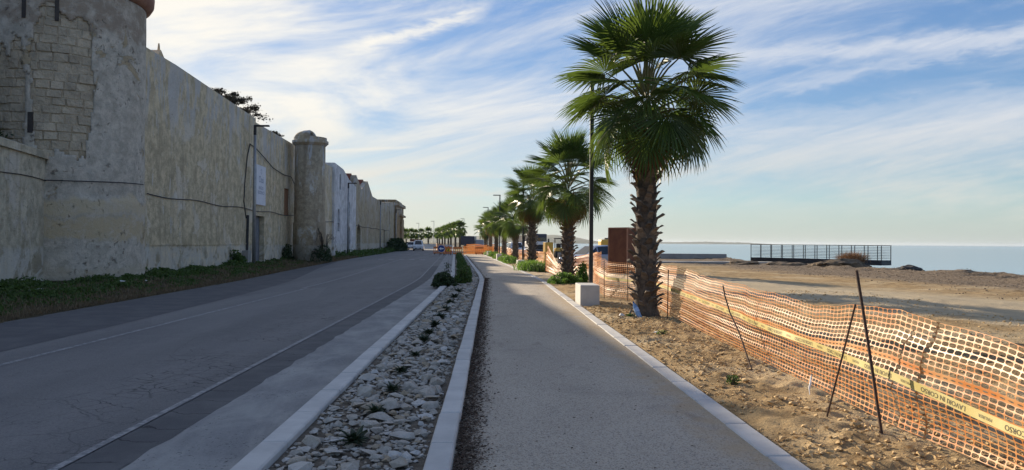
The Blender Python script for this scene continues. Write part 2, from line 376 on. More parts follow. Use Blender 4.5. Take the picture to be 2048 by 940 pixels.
def f_strip(t, p, m):
    P = pos(t); x, y, z = t.xyz(P)
    c = t.mix(t.ss(t.noise(P, 1.6, 7, 0.65), 0.35, 0.68), (0.072, 0.074, 0.082), (0.112, 0.112, 0.116))
    sp = t.noise(P, 80, 3, 0.7); c = t.mix(t.lin(sp, 0.4, 0.8, 0, 0.35), c, (0.18, 0.18, 0.185))
    yy = t.add(t.mul(y, 1.0), t.add(t.mul(x, 0.30), t.mul(t.noise(P, 2.2, 4), 0.55)))
    fr = t.m('FRACT', t.mul(yy, 1.9)); crk = t.mul(t.ss(t.m('ABSOLUTE', t.sub(fr, 0.5)), 0.0, 0.03, 1.0, 0.0), t.ss(t.noise(P, 0.9, 3), 0.44, 0.52))
    crk = t.mul(crk, t.ss(x, -4.0, -3.8))
    c = t.mix(t.mul(crk, 0.85), c, (0.015, 0.015, 0.02)); t.put(p.inputs['Base Color'], c)
    t.put(p.inputs['Normal'], t.bump(t.sub(sp, t.mul(crk, 3)), 0.45, 0.012))
M_strip = mat('asphalt_patch', f_strip, rough=0.85, spec=0.3)
def f_conc(t, p, m):
    P = pos(t); x, y, z = t.xyz(P)
    n = t.noise(t.vec(x, t.mul(y, 0.5), 0), 1.8, 8, 0.68, 0.4)
    c = t.mix(t.ss(n, 0.33, 0.70), (0.21, 0.21, 0.212), (0.35, 0.345, 0.33))
    sp = t.noise(P, 60, 4, 0.7); c = t.mix(t.lin(sp, 0.45, 0.75, 0, 0.5), c, (0.36, 0.355, 0.345))
    dk = t.mul(t.ss(t.noise(P, 34, 3, 0.6), 0.63, 0.67), t.ss(t.noise(P, 1.1, 3), 0.45, 0.60))
    c = t.mix(t.mul(dk, 0.9), c, (0.04, 0.04, 0.045)); t.put(p.inputs['Base Color'], c)
    t.put(p.inputs['Normal'], t.bump(t.add(sp, t.noise(P, 18, 5)), 0.5, 0.012))
M_conc = mat('concrete_lane', f_conc, rough=0.9, spec=0.2)
def f_path(t, p, m):
    P = pos(t); x, y, z = t.xyz(P)
    c = t.mix(t.ss(t.noise(t.vec(x, t.mul(y, 0.4), 0), 0.9, 6, 0.6), 0.3, 0.7), (0.37, 0.315, 0.25), (0.45, 0.39, 0.31))
    cell = t.voro(P, 95, 'F1', 'Color'); r, g, b = t.xyz(cell)
    c = t.mix(t.lin(r, 0.0, 1.0, 0.0, 0.5), c, (0.52, 0.48, 0.42)); c = t.mix(t.ss(g, 0.72, 0.85, 0, 0.55), c, (0.11, 0.10, 0.095))
    big = t.noise(P, 0.7, 4, 0.6); c = t.mix(t.ss(big, 0.55, 0.75, 0, 0.25), c, (0.16, 0.145, 0.125))
    st = t.noise(t.vec(t.mul(x, 1.6), t.mul(y, 0.55), 4.0), 1.0, 7, 0.68, 0.5); c = t.mix(t.ss(st, 0.56, 0.70, 0, 0.40), c, (0.15, 0.13, 0.105))
    sd = t.mul(t.ss(t.add(x, t.mul(t.noise(P, 2.5, 5, 0.65), 1.5)), 2.35, 2.9), t.ss(y, 30, 34, 1.0, 0.0)); c = t.mix(t.mul(sd, 0.6), c, (0.42, 0.31, 0.18))
    dots = t.ss(t.noise(P, 17, 2, 0.5), 0.71, 0.74); c = t.mix(t.mul(dots, 0.7), c, (0.07, 0.06, 0.05))
    t.put(p.inputs['Base Color'], c); t.put(p.inputs['Normal'], t.bump(t.voro(P, 95, 'F1', 'Distance'), 0.6, 0.006))
M_path = mat('aggregate_path', f_path, rough=0.88, spec=0.25)
M_kerb = simple('pale_kerb_stone', (0.44, 0.435, 0.425), (0.54, 0.53, 0.51), 3.0, 0.85, 0.3, 60, 0.006, world=True, vary=0.07)
M_mortar = simple('kerb_mortar', (0.09, 0.085, 0.08), (0.14, 0.13, 0.12), 9, 0.95, world=True)
def f_paint(t, p, m):
    P = pos(t); n = t.noise(P, 22, 5, 0.7); n2 = t.noise(P, 2.0, 4, 0.6)
    c = t.mix(t.mul(t.ss(n, 0.40, 0.55), t.ss(n2, 0.3, 0.6, 0.75, 1.0)), (0.17, 0.175, 0.19), (0.50, 0.50, 0.50)); t.put(p.inputs['Base Color'], c)
M_paint = mat('worn_road_paint', f_paint, rough=0.8)
def f_paint2(t, p, m):
    P = pos(t); n = t.noise(P, 14, 5, 0.7)
    t.put(p.inputs['Base Color'], t.mix(t.ss(n, 0.42, 0.60), (0.15, 0.155, 0.165), (0.30, 0.30, 0.305)))
M_faint = mat('faded_road_paint', f_paint2, rough=0.8)
def f_ground(t, p, m):
    P = pos(t); x, y, z = t.xyz(P)
    n1 = t.noise(P, 0.35, 7, 0.62, 0.3); n2 = t.noise(P, 3.0, 8, 0.7); n3 = t.noise(P, 24, 5, 0.7)
    c = t.mix(t.ss(n2, 0.32, 0.68), (0.25, 0.168, 0.085), (0.43, 0.31, 0.165))
    c = t.mix(t.mul(t.ss(n1, 0.48, 0.62), 0.65), c, (0.52, 0.42, 0.27))
    c = t.mix(t.mul(t.ss(n3, 0.55, 0.75), 0.5), c, (0.17, 0.115, 0.06))
    # compacted track that crosses the building site
    tr = t.add(x, t.add(t.mul(y, 0.50), t.mul(n1, 6.0)))
    track = t.mul(t.ss(tr, 20.5, 23.0), t.ss(tr, 29.0, 33.0, 1.0, 0.0))
    c = t.mix(t.mul(track, 0.75), c, (0.50, 0.425, 0.30))
    # brown seaweed and pebbles towards the water
    sh = t.ss(t.add(t.add(x, t.mul(y, 0.12)), t.mul(t.noise(P, 0.6, 6, 0.65), 5.0)), 22.5, 26.5)
    c = t.mix(sh, c, t.mix(t.ss(t.noise(P, 7, 7, 0.75), 0.35, 0.65), (0.075, 0.052, 0.035), (0.30, 0.235, 0.165)))
    far = t.ss(y, 90.0, 160.0); c = t.mix(t.mul(far, 0.8), c, t.mix(t.ss(t.noise(P, 0.05, 6, 0.6), 0.4, 0.6), (0.09, 0.10, 0.05), (0.24, 0.20, 0.12)))
    left = t.ss(x, -9.0, -8.2, 1.0, 0.0)
    c = t.mix(left, c, t.mix(t.ss(n2, 0.4, 0.65), (0.06, 0.05, 0.03), (0.12, 0.10, 0.065)))
    t.put(p.inputs['Base Color'], c)
    t.put(p.inputs['Normal'], t.bump(t.add(t.mul(n2, 0.9), t.mul(n3, 0.45)), 0.8, 0.05))
M_ground = mat('sandy_ground', f_ground, rough=0.95, spec=0.1)
M_soil = simple('bed_soil', (0.07, 0.055, 0.04), (0.15, 0.125, 0.095), 9, 0.95, 0.8, 45, 0.02, world=True)
def f_rock(t, p, m):
    P = pos(t); r = rnd(t); n = t.noise(P, 14, 6, 0.65); isl = t.new('ShaderNodeNewGeometry').outputs['Random Per Island']
    k = t.m('FRACT', t.add(r, isl))
    c = t.mix(t.ss(n, 0.3, 0.7), (0.32, 0.292, 0.25), (0.46, 0.43, 0.385))
    c = t.mix(t.ss(k, 0.72, 0.97, 0, 0.75), c, (0.34, 0.26, 0.165)); c = t.mix(t.ss(k, 0.0, 0.22, 0.6, 0), c, (0.62, 0.61, 0.59))
    c = t.mix(t.mul(t.ss(t.noise(P, 40, 4, 0.6), 0.55, 0.7), 0.5), c, (0.19, 0.17, 0.145))
    t.put(p.inputs['Base Color'], c); t.put(p.inputs['Normal'], t.bump(t.noise(P, 45, 5, 0.65), 0.6, 0.012))
M_rock = mat('limestone_rubble', f_rock, rough=0.92, spec=0.2)
M_clod = simple('sandy_clod', (0.52, 0.37, 0.19), (0.37, 0.255, 0.125), 9, 0.95, 0.6, 50, 0.01, world=True, vary=0.2)
M_pebble = simple('shore_pebble', (0.36, 0.29, 0.21), (0.20, 0.15, 0.105), 3, 0.95, 0.5, 40, 0.01, world=True)
M_weedheap = simple('dry_seaweed', (0.085, 0.06, 0.038), (0.20, 0.145, 0.09), 2.2, 0.95, 0.9, 14, 0.08, world=True)
M_darkrock = simple('dark_wet_rock', (0.030, 0.027, 0.024), (0.065, 0.055, 0.045), 3, 0.8, 0.8, 8, 0.08, world=True)
def f_sea(t, p, m):
    P = pos(t); x, y, z = t.xyz(P)
    h = t.add(t.noise(t.vec(t.mul(x, 0.5), t.mul(y, 0.5), 0), 2.0, 5, 0.6), t.noise(t.vec(t.mul(x, 0.015), t.mul(y, 0.06), 0), 1.0, 4, 0.5))
    t.put(p.inputs['Normal'], t.bump(h, 0.10, 0.10))
    t.put(p.inputs['Base Color'], t.mix(t.noise(t.vec(t.mul(x, 0.003), t.mul(y, 0.012), 0), 1.0, 4), (0.04, 0.16, 0.34), (0.07, 0.22, 0.42)))
M_sea = mat('sea_water', f_sea, rough=0.12, spec=0.5)
M_hill = simple('far_hill', (0.055, 0.075, 0.05), (0.13, 0.135, 0.10), 0.012, 0.95, world=True)

def leafmat(name, c1, c2, trans=0.3, rough=0.45, vary=0.25, tcol=None):
    def fn(t, p, m):
        P = obj(t); c = t.mix(t.noise(P, 2.5, 4), c1, c2)
        hs = t.new('ShaderNodeHueSaturation'); t.put(hs.inputs['Color'], c)
        isl = t.new('ShaderNodeNewGeometry').outputs['Random Per Island']
        t.put(hs.inputs['Value'], t.lin(t.m('FRACT', t.add(rnd(t), isl)), 0, 1, 1-vary, 1+vary)); t.put(hs.inputs['Hue'], t.lin(rnd(t), 0, 1, 0.485, 0.51))
        t.put(p.inputs['Base Color'], hs.outputs[0])
        tr = t.new('ShaderNodeBsdfTranslucent'); t.put(tr.inputs[0], t.mix(0.5, hs.outputs[0], tcol or tuple(min(1, 1.8*v) for v in c2)))
        mx = t.new('ShaderNodeMixShader'); mx.inputs[0].default_value = trans
        t.t.links.new(p.outputs[0], mx.inputs[1]); t.t.links.new(tr.outputs[0], mx.inputs[2])
        t.t.links.new(mx.outputs[0], t.t.nodes['Material Output'].inputs[0])
    return mat(name, fn, rough=rough, spec=0.4)
M_frond = leafmat('palm_green', (0.026, 0.062, 0.016), (0.075, 0.125, 0.028), 0.30, 0.42, 0.3, (0.20, 0.30, 0.04))
M_frondy = leafmat('palm_yellowing', (0.10, 0.10, 0.02), (0.22, 0.15, 0.03), 0.35, 0.5, 0.25, (0.5, 0.3, 0.04))
M_dead = leafmat('palm_dead', (0.13, 0.075, 0.035), (0.26, 0.15, 0.07), 0.25, 0.8, 0.3, (0.5, 0.24, 0.06))
M_stalk = simple('palm_stalk', (0.10, 0.115, 0.035), (0.18, 0.16, 0.06), 6, 0.5)
M_trunk = simple('palm_trunk', (0.060, 0.045, 0.034), (0.13, 0.10, 0.075), 9, 0.95, 0.9, 40, 0.02)
M_boot = simple('palm_leaf_base', (0.10, 0.075, 0.055), (0.22, 0.17, 0.125), 9, 0.9, 0.6, 50, 0.01, vary=0.35)
M_grass = leafmat('weed_green', (0.030, 0.070, 0.016), (0.075, 0.135, 0.028), 0.25, 0.6, 0.4)
M_bright = leafmat('weed_bright', (0.07, 0.14, 0.02), (0.14, 0.25, 0.04), 0.35, 0.55, 0.3)
M_dry = leafmat('dry_grass', (0.11, 0.08, 0.05), (0.20, 0.15, 0.09), 0.2, 0.8, 0.3)
M_shrub = leafmat('shrub_green', (0.016, 0.036, 0.014), (0.04, 0.072, 0.025), 0.2, 0.6, 0.35)
M_aloe = leafmat('succulent', (0.018, 0.036, 0.018), (0.036, 0.056, 0.028), 0.08, 0.5, 0.25)
M_pine = leafmat('conifer_dark', (0.016, 0.017, 0.010), (0.045, 0.036, 0.020), 0.10, 0.8, 0.35)
M_bark = simple('bark', (0.05, 0.038, 0.03), (0.10, 0.08, 0.06), 8, 0.95, 0.8, 25, 0.03)
M_litter = leafmat('brown_leaf_bits', (0.05, 0.036, 0.026), (0.12, 0.085, 0.06), 0.05, 0.9, 0.5)
M_twig = leafmat('dry_twigs', (0.19, 0.105, 0.05), (0.30, 0.18, 0.09), 0.1, 0.9, 0.3)
def f_net(t, p, m):
    P = pos(t); x, y, z = t.xyz(P)
    c = t.mix(t.ss(t.noise(P, 2.5, 5), 0.35, 0.68), (0.62, 0.225, 0.055), (0.68, 0.35, 0.14)); t.put(p.inputs['Base Color'], c)
    tr = t.new('ShaderNodeBsdfTranslucent'); t.put(tr.inputs[0], (0.75, 0.26, 0.06, 1))
    mx = t.new('ShaderNodeMixShader'); mx.inputs[0].default_value = 0.20
    t.t.links.new(p.outputs[0], mx.inputs[1]); t.t.links.new(tr.outputs[0], mx.inputs[2]); t.t.links.new(mx.outputs[0], t.t.nodes['Material Output'].inputs[0])
M_net = mat('orange_plastic', f_net, rough=0.46, spec=0.5)
M_tape = simple('yellow_tape', (0.52, 0.43, 0.15), (0.62, 0.53, 0.24), 3, 0.4, world=True)
M_tink = mat('tape_print', color=(0.05, 0.045, 0.03), rough=0.6)
M_rust = simple('rusty_rebar', (0.045, 0.026, 0.018), (0.085, 0.045, 0.028), 30, 0.85, 0.4, 90, 0.004)
M_corten = simple('corten_steel', (0.13, 0.048, 0.027), (0.19, 0.075, 0.038), 3, 0.85, 0.2, 40, 0.004)
M_sunedge = simple('corten_sunlit_edge', (0.30, 0.14, 0.08), (0.36, 0.18, 0.11), 4, 0.7)  # sun on the kiosk edges painted as a lighter steel colour
M_steel = simple('dark_railing', (0.022, 0.024, 0.028), (0.035, 0.036, 0.04), 5, 0.5, metal=0.3)
M_block = simple('cast_concrete', (0.46, 0.45, 0.43), (0.54, 0.525, 0.50), 4, 0.85, 0.25, 70, 0.005, vary=0.04)
M_grey = simple('grey_concrete', (0.25, 0.245, 0.235), (0.33, 0.32, 0.30), 1.2, 0.9, 0.4, 30, 0.02, world=True)
M_wpaint = simple('white_car_paint', (0.70, 0.71, 0.73), (0.74, 0.75, 0.77), 2, 0.3)
M_bpaint = simple('pale_blue_paint', (0.30, 0.35, 0.44), (0.34, 0.39, 0.48), 2, 0.28, metal=0.3)
M_navy = simple('navy_paint', (0.018, 0.026, 0.055), (0.028, 0.038, 0.075), 2, 0.35)
M_glass = mat('tinted_glass', color=(0.012, 0.016, 0.022), rough=0.06, spec=0.7)
M_tyre = simple('tyre_rubber', (0.018, 0.018, 0.019), (0.028, 0.028, 0.028), 9, 0.85)
M_rim = simple('wheel_rim', (0.40, 0.41, 0.42), (0.48, 0.48, 0.49), 5, 0.35, metal=0.8)
M_lens = mat('lamp_lens', color=(0.75, 0.76, 0.78), rough=0.15)
M_redlens = mat('red_lens', color=(0.35, 0.02, 0.02), rough=0.2)
M_yellow = simple('machine_yellow', (0.55, 0.34, 0.04), (0.62, 0.40, 0.07), 2, 0.45)
M_orange = simple('orange_barrier', (0.62, 0.16, 0.03), (0.68, 0.24, 0.06), 3, 0.5)
M_blue = mat('sign_blue', color=(0.012, 0.045, 0.22), rough=0.4)
M_signw = mat('sign_white', color=(0.75, 0.76, 0.78), rough=0.4)
M_signr = mat('sign_red', color=(0.55, 0.03, 0.02), rough=0.4)
M_signy = mat('sign_yellow', color=(0.72, 0.45, 0.03), rough=0.4)
M_signk = mat('sign_black', color=(0.015, 0.015, 0.015), rough=0.5)
M_bottle = mat('blue_bottle_plastic', color=(0.16, 0.30, 0.55), rough=0.12, spec=0.6)
M_blabel = mat('bottle_label', color=(0.30, 0.48, 0.78), rough=0.5)
M_paper = simple('white_paper', (0.66, 0.66, 0.65), (0.74, 0.74, 0.73), 6, 0.9)

# ------------------------------------------------------------------ layout curves
def B(y):                                   # road, beds and path all swing left beyond y = 32
    if y < 28: return 0.0
    if y < 36: return -0.048*(y-28)**2/16.0
    return -0.048*(y-32)
LEFT = [(-10, -9.1), (0, -9.2), (15, -9.45), (30, -10.06), (44, -11.2), (60, -12.3), (71, -13.0), (108, -14.6), (150, -17.3), (200, -19.6), (330, -25.6)]
SHORE = [(-400, 40), (0, 29), (40, 29.6), (48, 27.5), (57, 27.5), (66, 24.5), (76, 26.5), (88, 28.5), (95, 23), (108, 16.5), (130, 11.5), (200, 8), (320, 4), (500, -5), (900, -60), (1400, -200), (6000, -200)]
def zf(x, y):
    le = interp(y, LEFT)
    if x < le:                              # verge climbs to the wall
        k = 0.22*(1-sstep(y, 58, 85)); wl = -13-0.035*y
        return -0.03+k*sstep(le-x, 0, max(0.6, le-wl))+(0.02*noise.noise((x*1.5, y*1.5, 0)) if x > -22 else 0)
    rk = 2.2+B(y)
    if x <= rk: return -0.06
    shx = interp(y, SHORE)
    d = shx-x
    if d < -8: return -3.0
    a = sstep(x, rk, rk+0.5)
    z = -0.06+0.05*a
    if y < 160:
        z += a*(0.035*noise.noise((x*1.1, y*1.1, 1))+0.040*noise.noise((x*4.5, y*4.5, 2)))
        if x < 9 and y < 26: z += a*(0.030*noise.noise((x*9, y*9, 3))+0.024*abs(noise.noise((x*19, y*19, 4))))
        z += 0.16*noise.noise((x*0.16, y*0.16, 8))*sstep(x, 5, 12)
    if d < 9:                               # bank of seaweed and pebbles along the water
        bank = exp(-((d-3.0)/2.4)**2)
        bank *= 1-0.75*sstep(y, 53, 57)*(1-sstep(y, 70, 74))
        z += bank*(0.05+0.20*noise.noise((x*0.30, y*0.30, 5))+0.22*noise.noise((x*1.0, y*1.0, 6))+0.12*noise.noise((x*3, y*3, 7)))
        z = z*(1-sstep(d, 1.2, -4.5)*1.0) + (-3.0)*sstep(d, 1.2, -4.5) if d < 1.2 else z
    return z
def rng_lines(*segs):
    out = []
    for a, b, st in segs: out += list(np.arange(a, b-1e-6, st))
    return out
xs = [-4000, -1500, -600, -250, -100, -60, -40, -30]+rng_lines((-25, -9, 0.5), (-9, 2.0, 1.2), (2.0, 6.2, 0.055), (6.2, 13, 0.17), (13, 36, 0.35))+[36, 38, 41, 46, 60, 100, 300, 1000]
ys = [-400, -100, -30, -10, 0, 2]+rng_lines((3, 14, 0.065), (14, 26, 0.12), (26, 42, 0.25), (42, 92, 0.5), (92, 150, 2), (150, 420, 15), (420, 1500, 120))+[1600, 2500, 4000, 6000]
def wseg(y):                                # extra columns that follow the bend are not needed: the road sheets lie 3 cm above
    return y
V = np.array([(x, y, zf(x, y)) for y in ys for x in xs]); nx = len(xs)
F = np.array([(j*nx+i, j*nx+i+1, (j+1)*nx+i+1, (j+1)*nx+i) for j in range(len(ys)-1) for i in range(nx-1)])
g = link('ground', np_mesh('ground', V, F, M_ground, True)); struct(g)
V = np.array([(-600, -600, -1.0), (20000, -600, -1.0), (20000, 22000, -1.0), (-600, 22000, -1.0)])
struct(link('sea', np_mesh('sea', V, [[0, 1, 2, 3]], M_sea)))

def ribbon(name, x0, x1, z, y0, y1, m, step=1.0, bend=True, rag0=0.0, rag1=0.0, left=False):
    mb = MB(); yy = list(np.arange(y0, y1+1e-6, step)); vs = []
    for y in yy:
        b = B(y) if bend else 0
        a = (interp(y, LEFT) if left else x0+b)+rag0*noise.noise((y*2.3, 3, 7)); c = x1+b+rag1*(noise.noise((y*2.1, 9, 1))+0.6*noise.noise((y*7.3, 2, 1)))
        vs += [(a, y, z), (c, y, z)]
    mb.add(vs, [(2*i, 2*i+1, 2*i+3, 2*i+2) for i in range(len(yy)-1)])
    return struct(mb.build(name, m))
ribbon('road', 0, -1.62, -0.030, -6, 330, M_asph, 2.0, left=True)
def shoulder():
    mb = MB(); yy = list(np.arange(-6, 60, 0.5)); vs = []
    for y in yy:
        e = interp(y, LEFT); vs += [(e+0.06+0.04*noise.noise((y, 0, 0)), y, -0.026), (e+0.06+2.05*(1-sstep(y, 20, 62))+0.25, y, -0.026)]
    mb.add(vs, [(2*i, 2*i+1, 2*i+3, 2*i+2) for i in range(len(yy)-1)])
    return struct(mb.build('road_shoulder', M_strip))
shoulder()
ribbon('asphalt_strip', -3.02, -2.60, -0.026, -4, 50, M_strip, 0.15, rag1=0.035)
ribbon('parking_lane', -2.60, -1.70, -0.022, -4, 96, M_conc, 0.15, rag0=0.05)
ribbon('edge_line', -3.10, -3.03, -0.021, -4, 120, M_faint, 1.0)
ribbon('centre_line', -6.34, -6.25, -0.026, 4, 26, M_faint, 1.0)
ribbon('centre_line', -6.50, -6.41, -0.026, 26, 66, M_faint, 1.0)
for d, x0, x1 in ((68.2, -10.3, -5.6), (96.0, -12.0, -6.5)):     # dashed stop lines
    mb = MB(); n = 5
    for k in range(n):
        a = x0+(x1-x0)*(k+0.1)/n; b = x0+(x1-x0)*(k+0.62)/n
        mb.poly([(a, d-0.4, -0.022), (b, d-0.4, -0.022), (b, d+0.5, -0.022), (a, d+0.5, -0.022)])
    struct(mb.build('stop_line', M_paint))
ribbon('footpath', -0.27, 2.10, 0.0, -4, 96, M_path, 1.0)

# kerbs: a mortar bed with single stones
def kerb(x0, x1, z, z0, y0, y1, first):
    mb = MB(); yy = list(np.arange(y0, y1+0.01, 1.0)); vs = []
    for y in yy:
        b = B(y); vs += [(x0+0.012+b, y, z0), (x0+0.012+b, y, z-0.012), (x1-0.012+b, y, z-0.012), (x1-0.012+b, y, z0)]
    fs = []
    for i in range(len(yy)-1):
        for k in range(3): fs.append((4*i+k, 4*i+k+1, 4*i+k+5, 4*i+k+4))
    mb.add(vs, fs); root = struct(mb.build('kerb', M_mortar))
    st = MB().bbox((x0, 0.006, z0-0.05), (x1, 0.994, z), 0.012).mesh('kerb_stone', M_kerb)
    y = y0
    while y < y1-0.5:
        o = link('kerb_stone', st, root, (B(y)+random.uniform(-.006, .006), y, random.uniform(-.005, .003)))
        o.rotation_euler = (0, 0, -atan((B(y+1)-B(y)))*-1 if False else atan(-(B(y+1)-B(y))))
        o.rotation_euler = (0, 0, atan2(-(B(y+1)-B(y)), 1.0))
        # the stone's own x offset turns about the line's origin, so shift it back
        a = o.rotation_euler.z; xm = (x0+x1)/2; o.location.x += xm-(xm*cos(a)); o.location.y -= xm*sin(a)
        y += 1.0
    return root
kerb(-1.72, -1.52, 0.09, -0.05, -3.3, 96, 0)
kerb(-0.44, -0.26, 0.09, -0.05, -3.33, 88, 0)
kerb(2.085, 2.285, 0.012, -0.08, -3.4, 95, 0)

# planting bed with rubble
bed = struct(ribbon('planting_bed', -1.53, -0.43, 0.035, -3, 96, M_soil, 1.0))
rocks = [hull_rock(13, random.uniform(.45, .8), k) for k in range(24)]
rock_me = [np_mesh('stone', v, f, M_rock) for v, f in rocks]
pts = []
def place_rocks(n, ylo, yhi, smin, smax, tries=12):
    cell = {}
    out = []
    for _ in range(n):
        for _t in range(tries):
            y = ylo+(yhi-ylo)*random.random()**1.25; s = smin+(smax-smin)*random.random()**2.6
            x = random.uniform(-1.49+s*0.4, -0.47-s*0.4)
            key = (int(x/0.15), int(y/0.15)); ok = True
            for a in (-1, 0, 1):
                for b in (-1, 0, 1):
                    for (px, py, ps) in cell.get((key[0]+a, key[1]+b), ()):
                        if (px-x)**2+(py-y)**2 < (0.31*(ps+s))**2: ok = False
            if ok:
                cell.setdefault(key, []).append((x, y, s)); out.append((x, y, s)); break
    return out
R = place_rocks(2600, 4.2, 33, 0.055, 0.26)
R.sort(key=lambda r: -(r[2]/max(r[1], 4.6)))
for i, (x, y, s) in enumerate(R[:300]):
    o = link('stone', rock_me[i % 24], bed, (x, y, 0.035+s*0.16), (random.uniform(-.25, .25), random.uniform(-.25, .25), random.uniform(0, 6.3)), (s*random.uniform(.85, 1.15), s*random.uniform(.7, 1.05), s*random.uniform(.6, .9)))
rest = R[300:]
for _ in range(4200):
    y = 4.0+26*random.random()**1.5; s = random.uniform(0.018, 0.06); rest.append((random.uniform(-1.5, -0.46), y, s))
for _ in range(2200):
    y = random.uniform(30, 94); rest.append((random.uniform(-1.45, -0.5)+B(y), y, random.uniform(0.06, 0.18)))
P = np.array([(x, y, 0.035+s*0.15) for x, y, s in rest]); sc = np.array([(s, s*random.uniform(.7, 1), s*.8) for _, _, s in rest])
V, F = scatter(rocks, P, sc, rng.uniform(0, 6.3, len(P)), 0.3)
o = link('rubble', np_mesh('rubble', V, F, M_rock)); struct(o, 'stuff'); o.parent = bed

# ------------------------------------------------------------------ the long wall of the old warehouses
def WP(y, off, z): return (-13-0.035*y+off, y+0.035*off, z)      # point on the wall line
def wall(mb, y0, y1, top, openings=(), off=0.0, thick=0.6, rev=0.3, z0=-0.2):
    """front skin with real openings; top: list of (y,z); openings: (ya,yb,za,zb,arch)"""
    br = {y0, y1}
    for y, z in top:
        if y0 < y < y1: br.add(y)
    for ya, yb, za, zb, arch in openings:
        br |= {ya, yb}
        if arch:
            for k in range(1, 10): br.add(ya+(yb-ya)*(1-cos(pi*k/10))/2)
    br |= set(np.arange(math.ceil(y0), y1, 2.0)); br = sorted(br)
    cols = [br[0]]
    for b in br[1:]:
        if b-cols[-1] > 1e-4: cols.append(b)
    T = lambda y: interp(y, top)
    def zop(op, y):
        ya, yb, za, zb, arch = op
        if not arch: return zb
        c = (ya+yb)/2; h = (yb-ya)/2; t = max(0, 1-((y-c)/h)**2); return zb-arch+arch*sqrt(t)
    for a, b in zip(cols[:-1], cols[1:]):
        m_ = (a+b)/2; ops = sorted([o for o in openings if o[0]-1e-6 < m_ < o[1]+1e-6], key=lambda o: o[2])
        lo = (z0, z0)
        for op in ops:
            mb.poly([WP(a, off, lo[0]), WP(b, off, lo[1]), WP(b, off, op[2]), WP(a, off, op[2])])
            za, zb = zop(op, a), zop(op, b); lo = (za, zb)
            mb.poly([WP(a, off, op[2]), WP(b, off, op[2]), WP(b, off-rev, op[2]), WP(a, off-rev, op[2])])
            mb.poly([WP(a, off, za), WP(b, off, zb), WP(b, off-rev, zb), WP(a, off-rev, za)])
            if abs(a-op[0]) < 1e-4: mb.poly([WP(a, off, op[2]), WP(a, off-rev, op[2]), WP(a, off-rev, za), WP(a, off, za)])
            if abs(b-op[1]) < 1e-4: mb.poly([WP(b, off, op[2]), WP(b, off-rev, op[2]), WP(b, off-rev, zb), WP(b, off, zb)])
        mb.poly([WP(a, off, lo[0]), WP(b, off, lo[1]), WP(b, off, T(b)), WP(a, off, T(a))])
        mb.poly([WP(a, off, T(a)), WP(b, off, T(b)), WP(b, off-thick, T(b)), WP(a, off-thick, T(a))])
        mb.poly([WP(a, off-thick, z0), WP(b, off-thick, z0), WP(b, off-thick, T(b)), WP(a, off-thick, T(a))])
    for y in (y0, y1): mb.poly([WP(y, off, z0), WP(y, off-thick, z0), WP(y, off-thick, T(y)), WP(y, off, T(y))])
    return mb
def wbox(mb, ya, yb, o0, o1, za, zb):
    p = [WP(ya, o0, za), WP(yb, o0, za), WP(yb, o1, za), WP(ya, o1, za), WP(ya, o0, zb), WP(yb, o0, zb), WP(yb, o1, zb), WP(ya, o1, zb)]
    return mb.add(p, [(0,3,2,1),(4,5,6,7),(0,1,5,4),(1,2,6,5),(2,3,7,6),(3,0,4,7)])

# main enclosure wall
R0 = WP(30, 0, 0); R0 = Vector((R0[0], R0[1], 0))
ew = thing('enclosure_wall', 'tall stained beige plaster wall with a doorway, between the big round tower and the slim turret', 'wall', R0)
wall(MB(), 27.5, 46.9, [(27.5, 9.4), (34, 9.45), (46.9, 9.15)]).build('wall', M_wall, ew, off=R0)
w2 = wall(MB(), 46.9, 61.5, [(46.9, 8.95), (61.5, 8.9)], [(47.15, 49.3, 0.12, 3.15, 0), (54.6, 56.2, 3.4, 5.4, 0)], off=-0.05).build('wall', M_wall, ew, off=R0)
dr = wbox(MB(), 47.15, 47.75, -0.30, -0.24, 0.1, 3.14).build('door_leaf', M_redwood, ew, off=R0); dr['label'] = 'dark red wooden door leaf standing open'
wbox(MB(), 47.75, 49.3, -0.55, -0.36, 0.1, 3.14).build('door_panel', M_greywood, ew, off=R0)
wbox(MB(), 54.6, 56.2, -0.34, -0.14, 3.4, 5.4).build('brick_infill', M_brick, ew, off=R0)
wbox(MB(), 27.6, 46.8, 0.0, 0.03, 1.35, 1.43).build('plaster_ledge', M_wall, ew, off=R0)
gb = MB(); a = 33.0
gb.add([WP(a, -0.9, 8), WP(a+3.4, -0.9, 8), WP(a+3.4, -0.9, 9.0), WP(a+1.6, -0.9, 10.25), WP(a, -0.9, 9.0), WP(a, -5, 8), WP(a+3.4, -5, 8), WP(a+3.4, -5, 9.0), WP(a+1.6, -5, 10.25), WP(a, -5, 9.0)],
       [(0,1,2,3,4), (9,8,7,6,5), (0,1,6,5), (1,2,7,6), (2,3,8,7), (3,4,9,8), (4,0,5,9)])
gbo = gb.build('gable', M_wall, ew, off=R0)
MB().tube([WP(a+1.6, -1.0, 10.2), WP(a+1.6, -1.0, 10.55)], [0.07, 0.03], 6).build('finial', M_wall, gbo, off=R0)

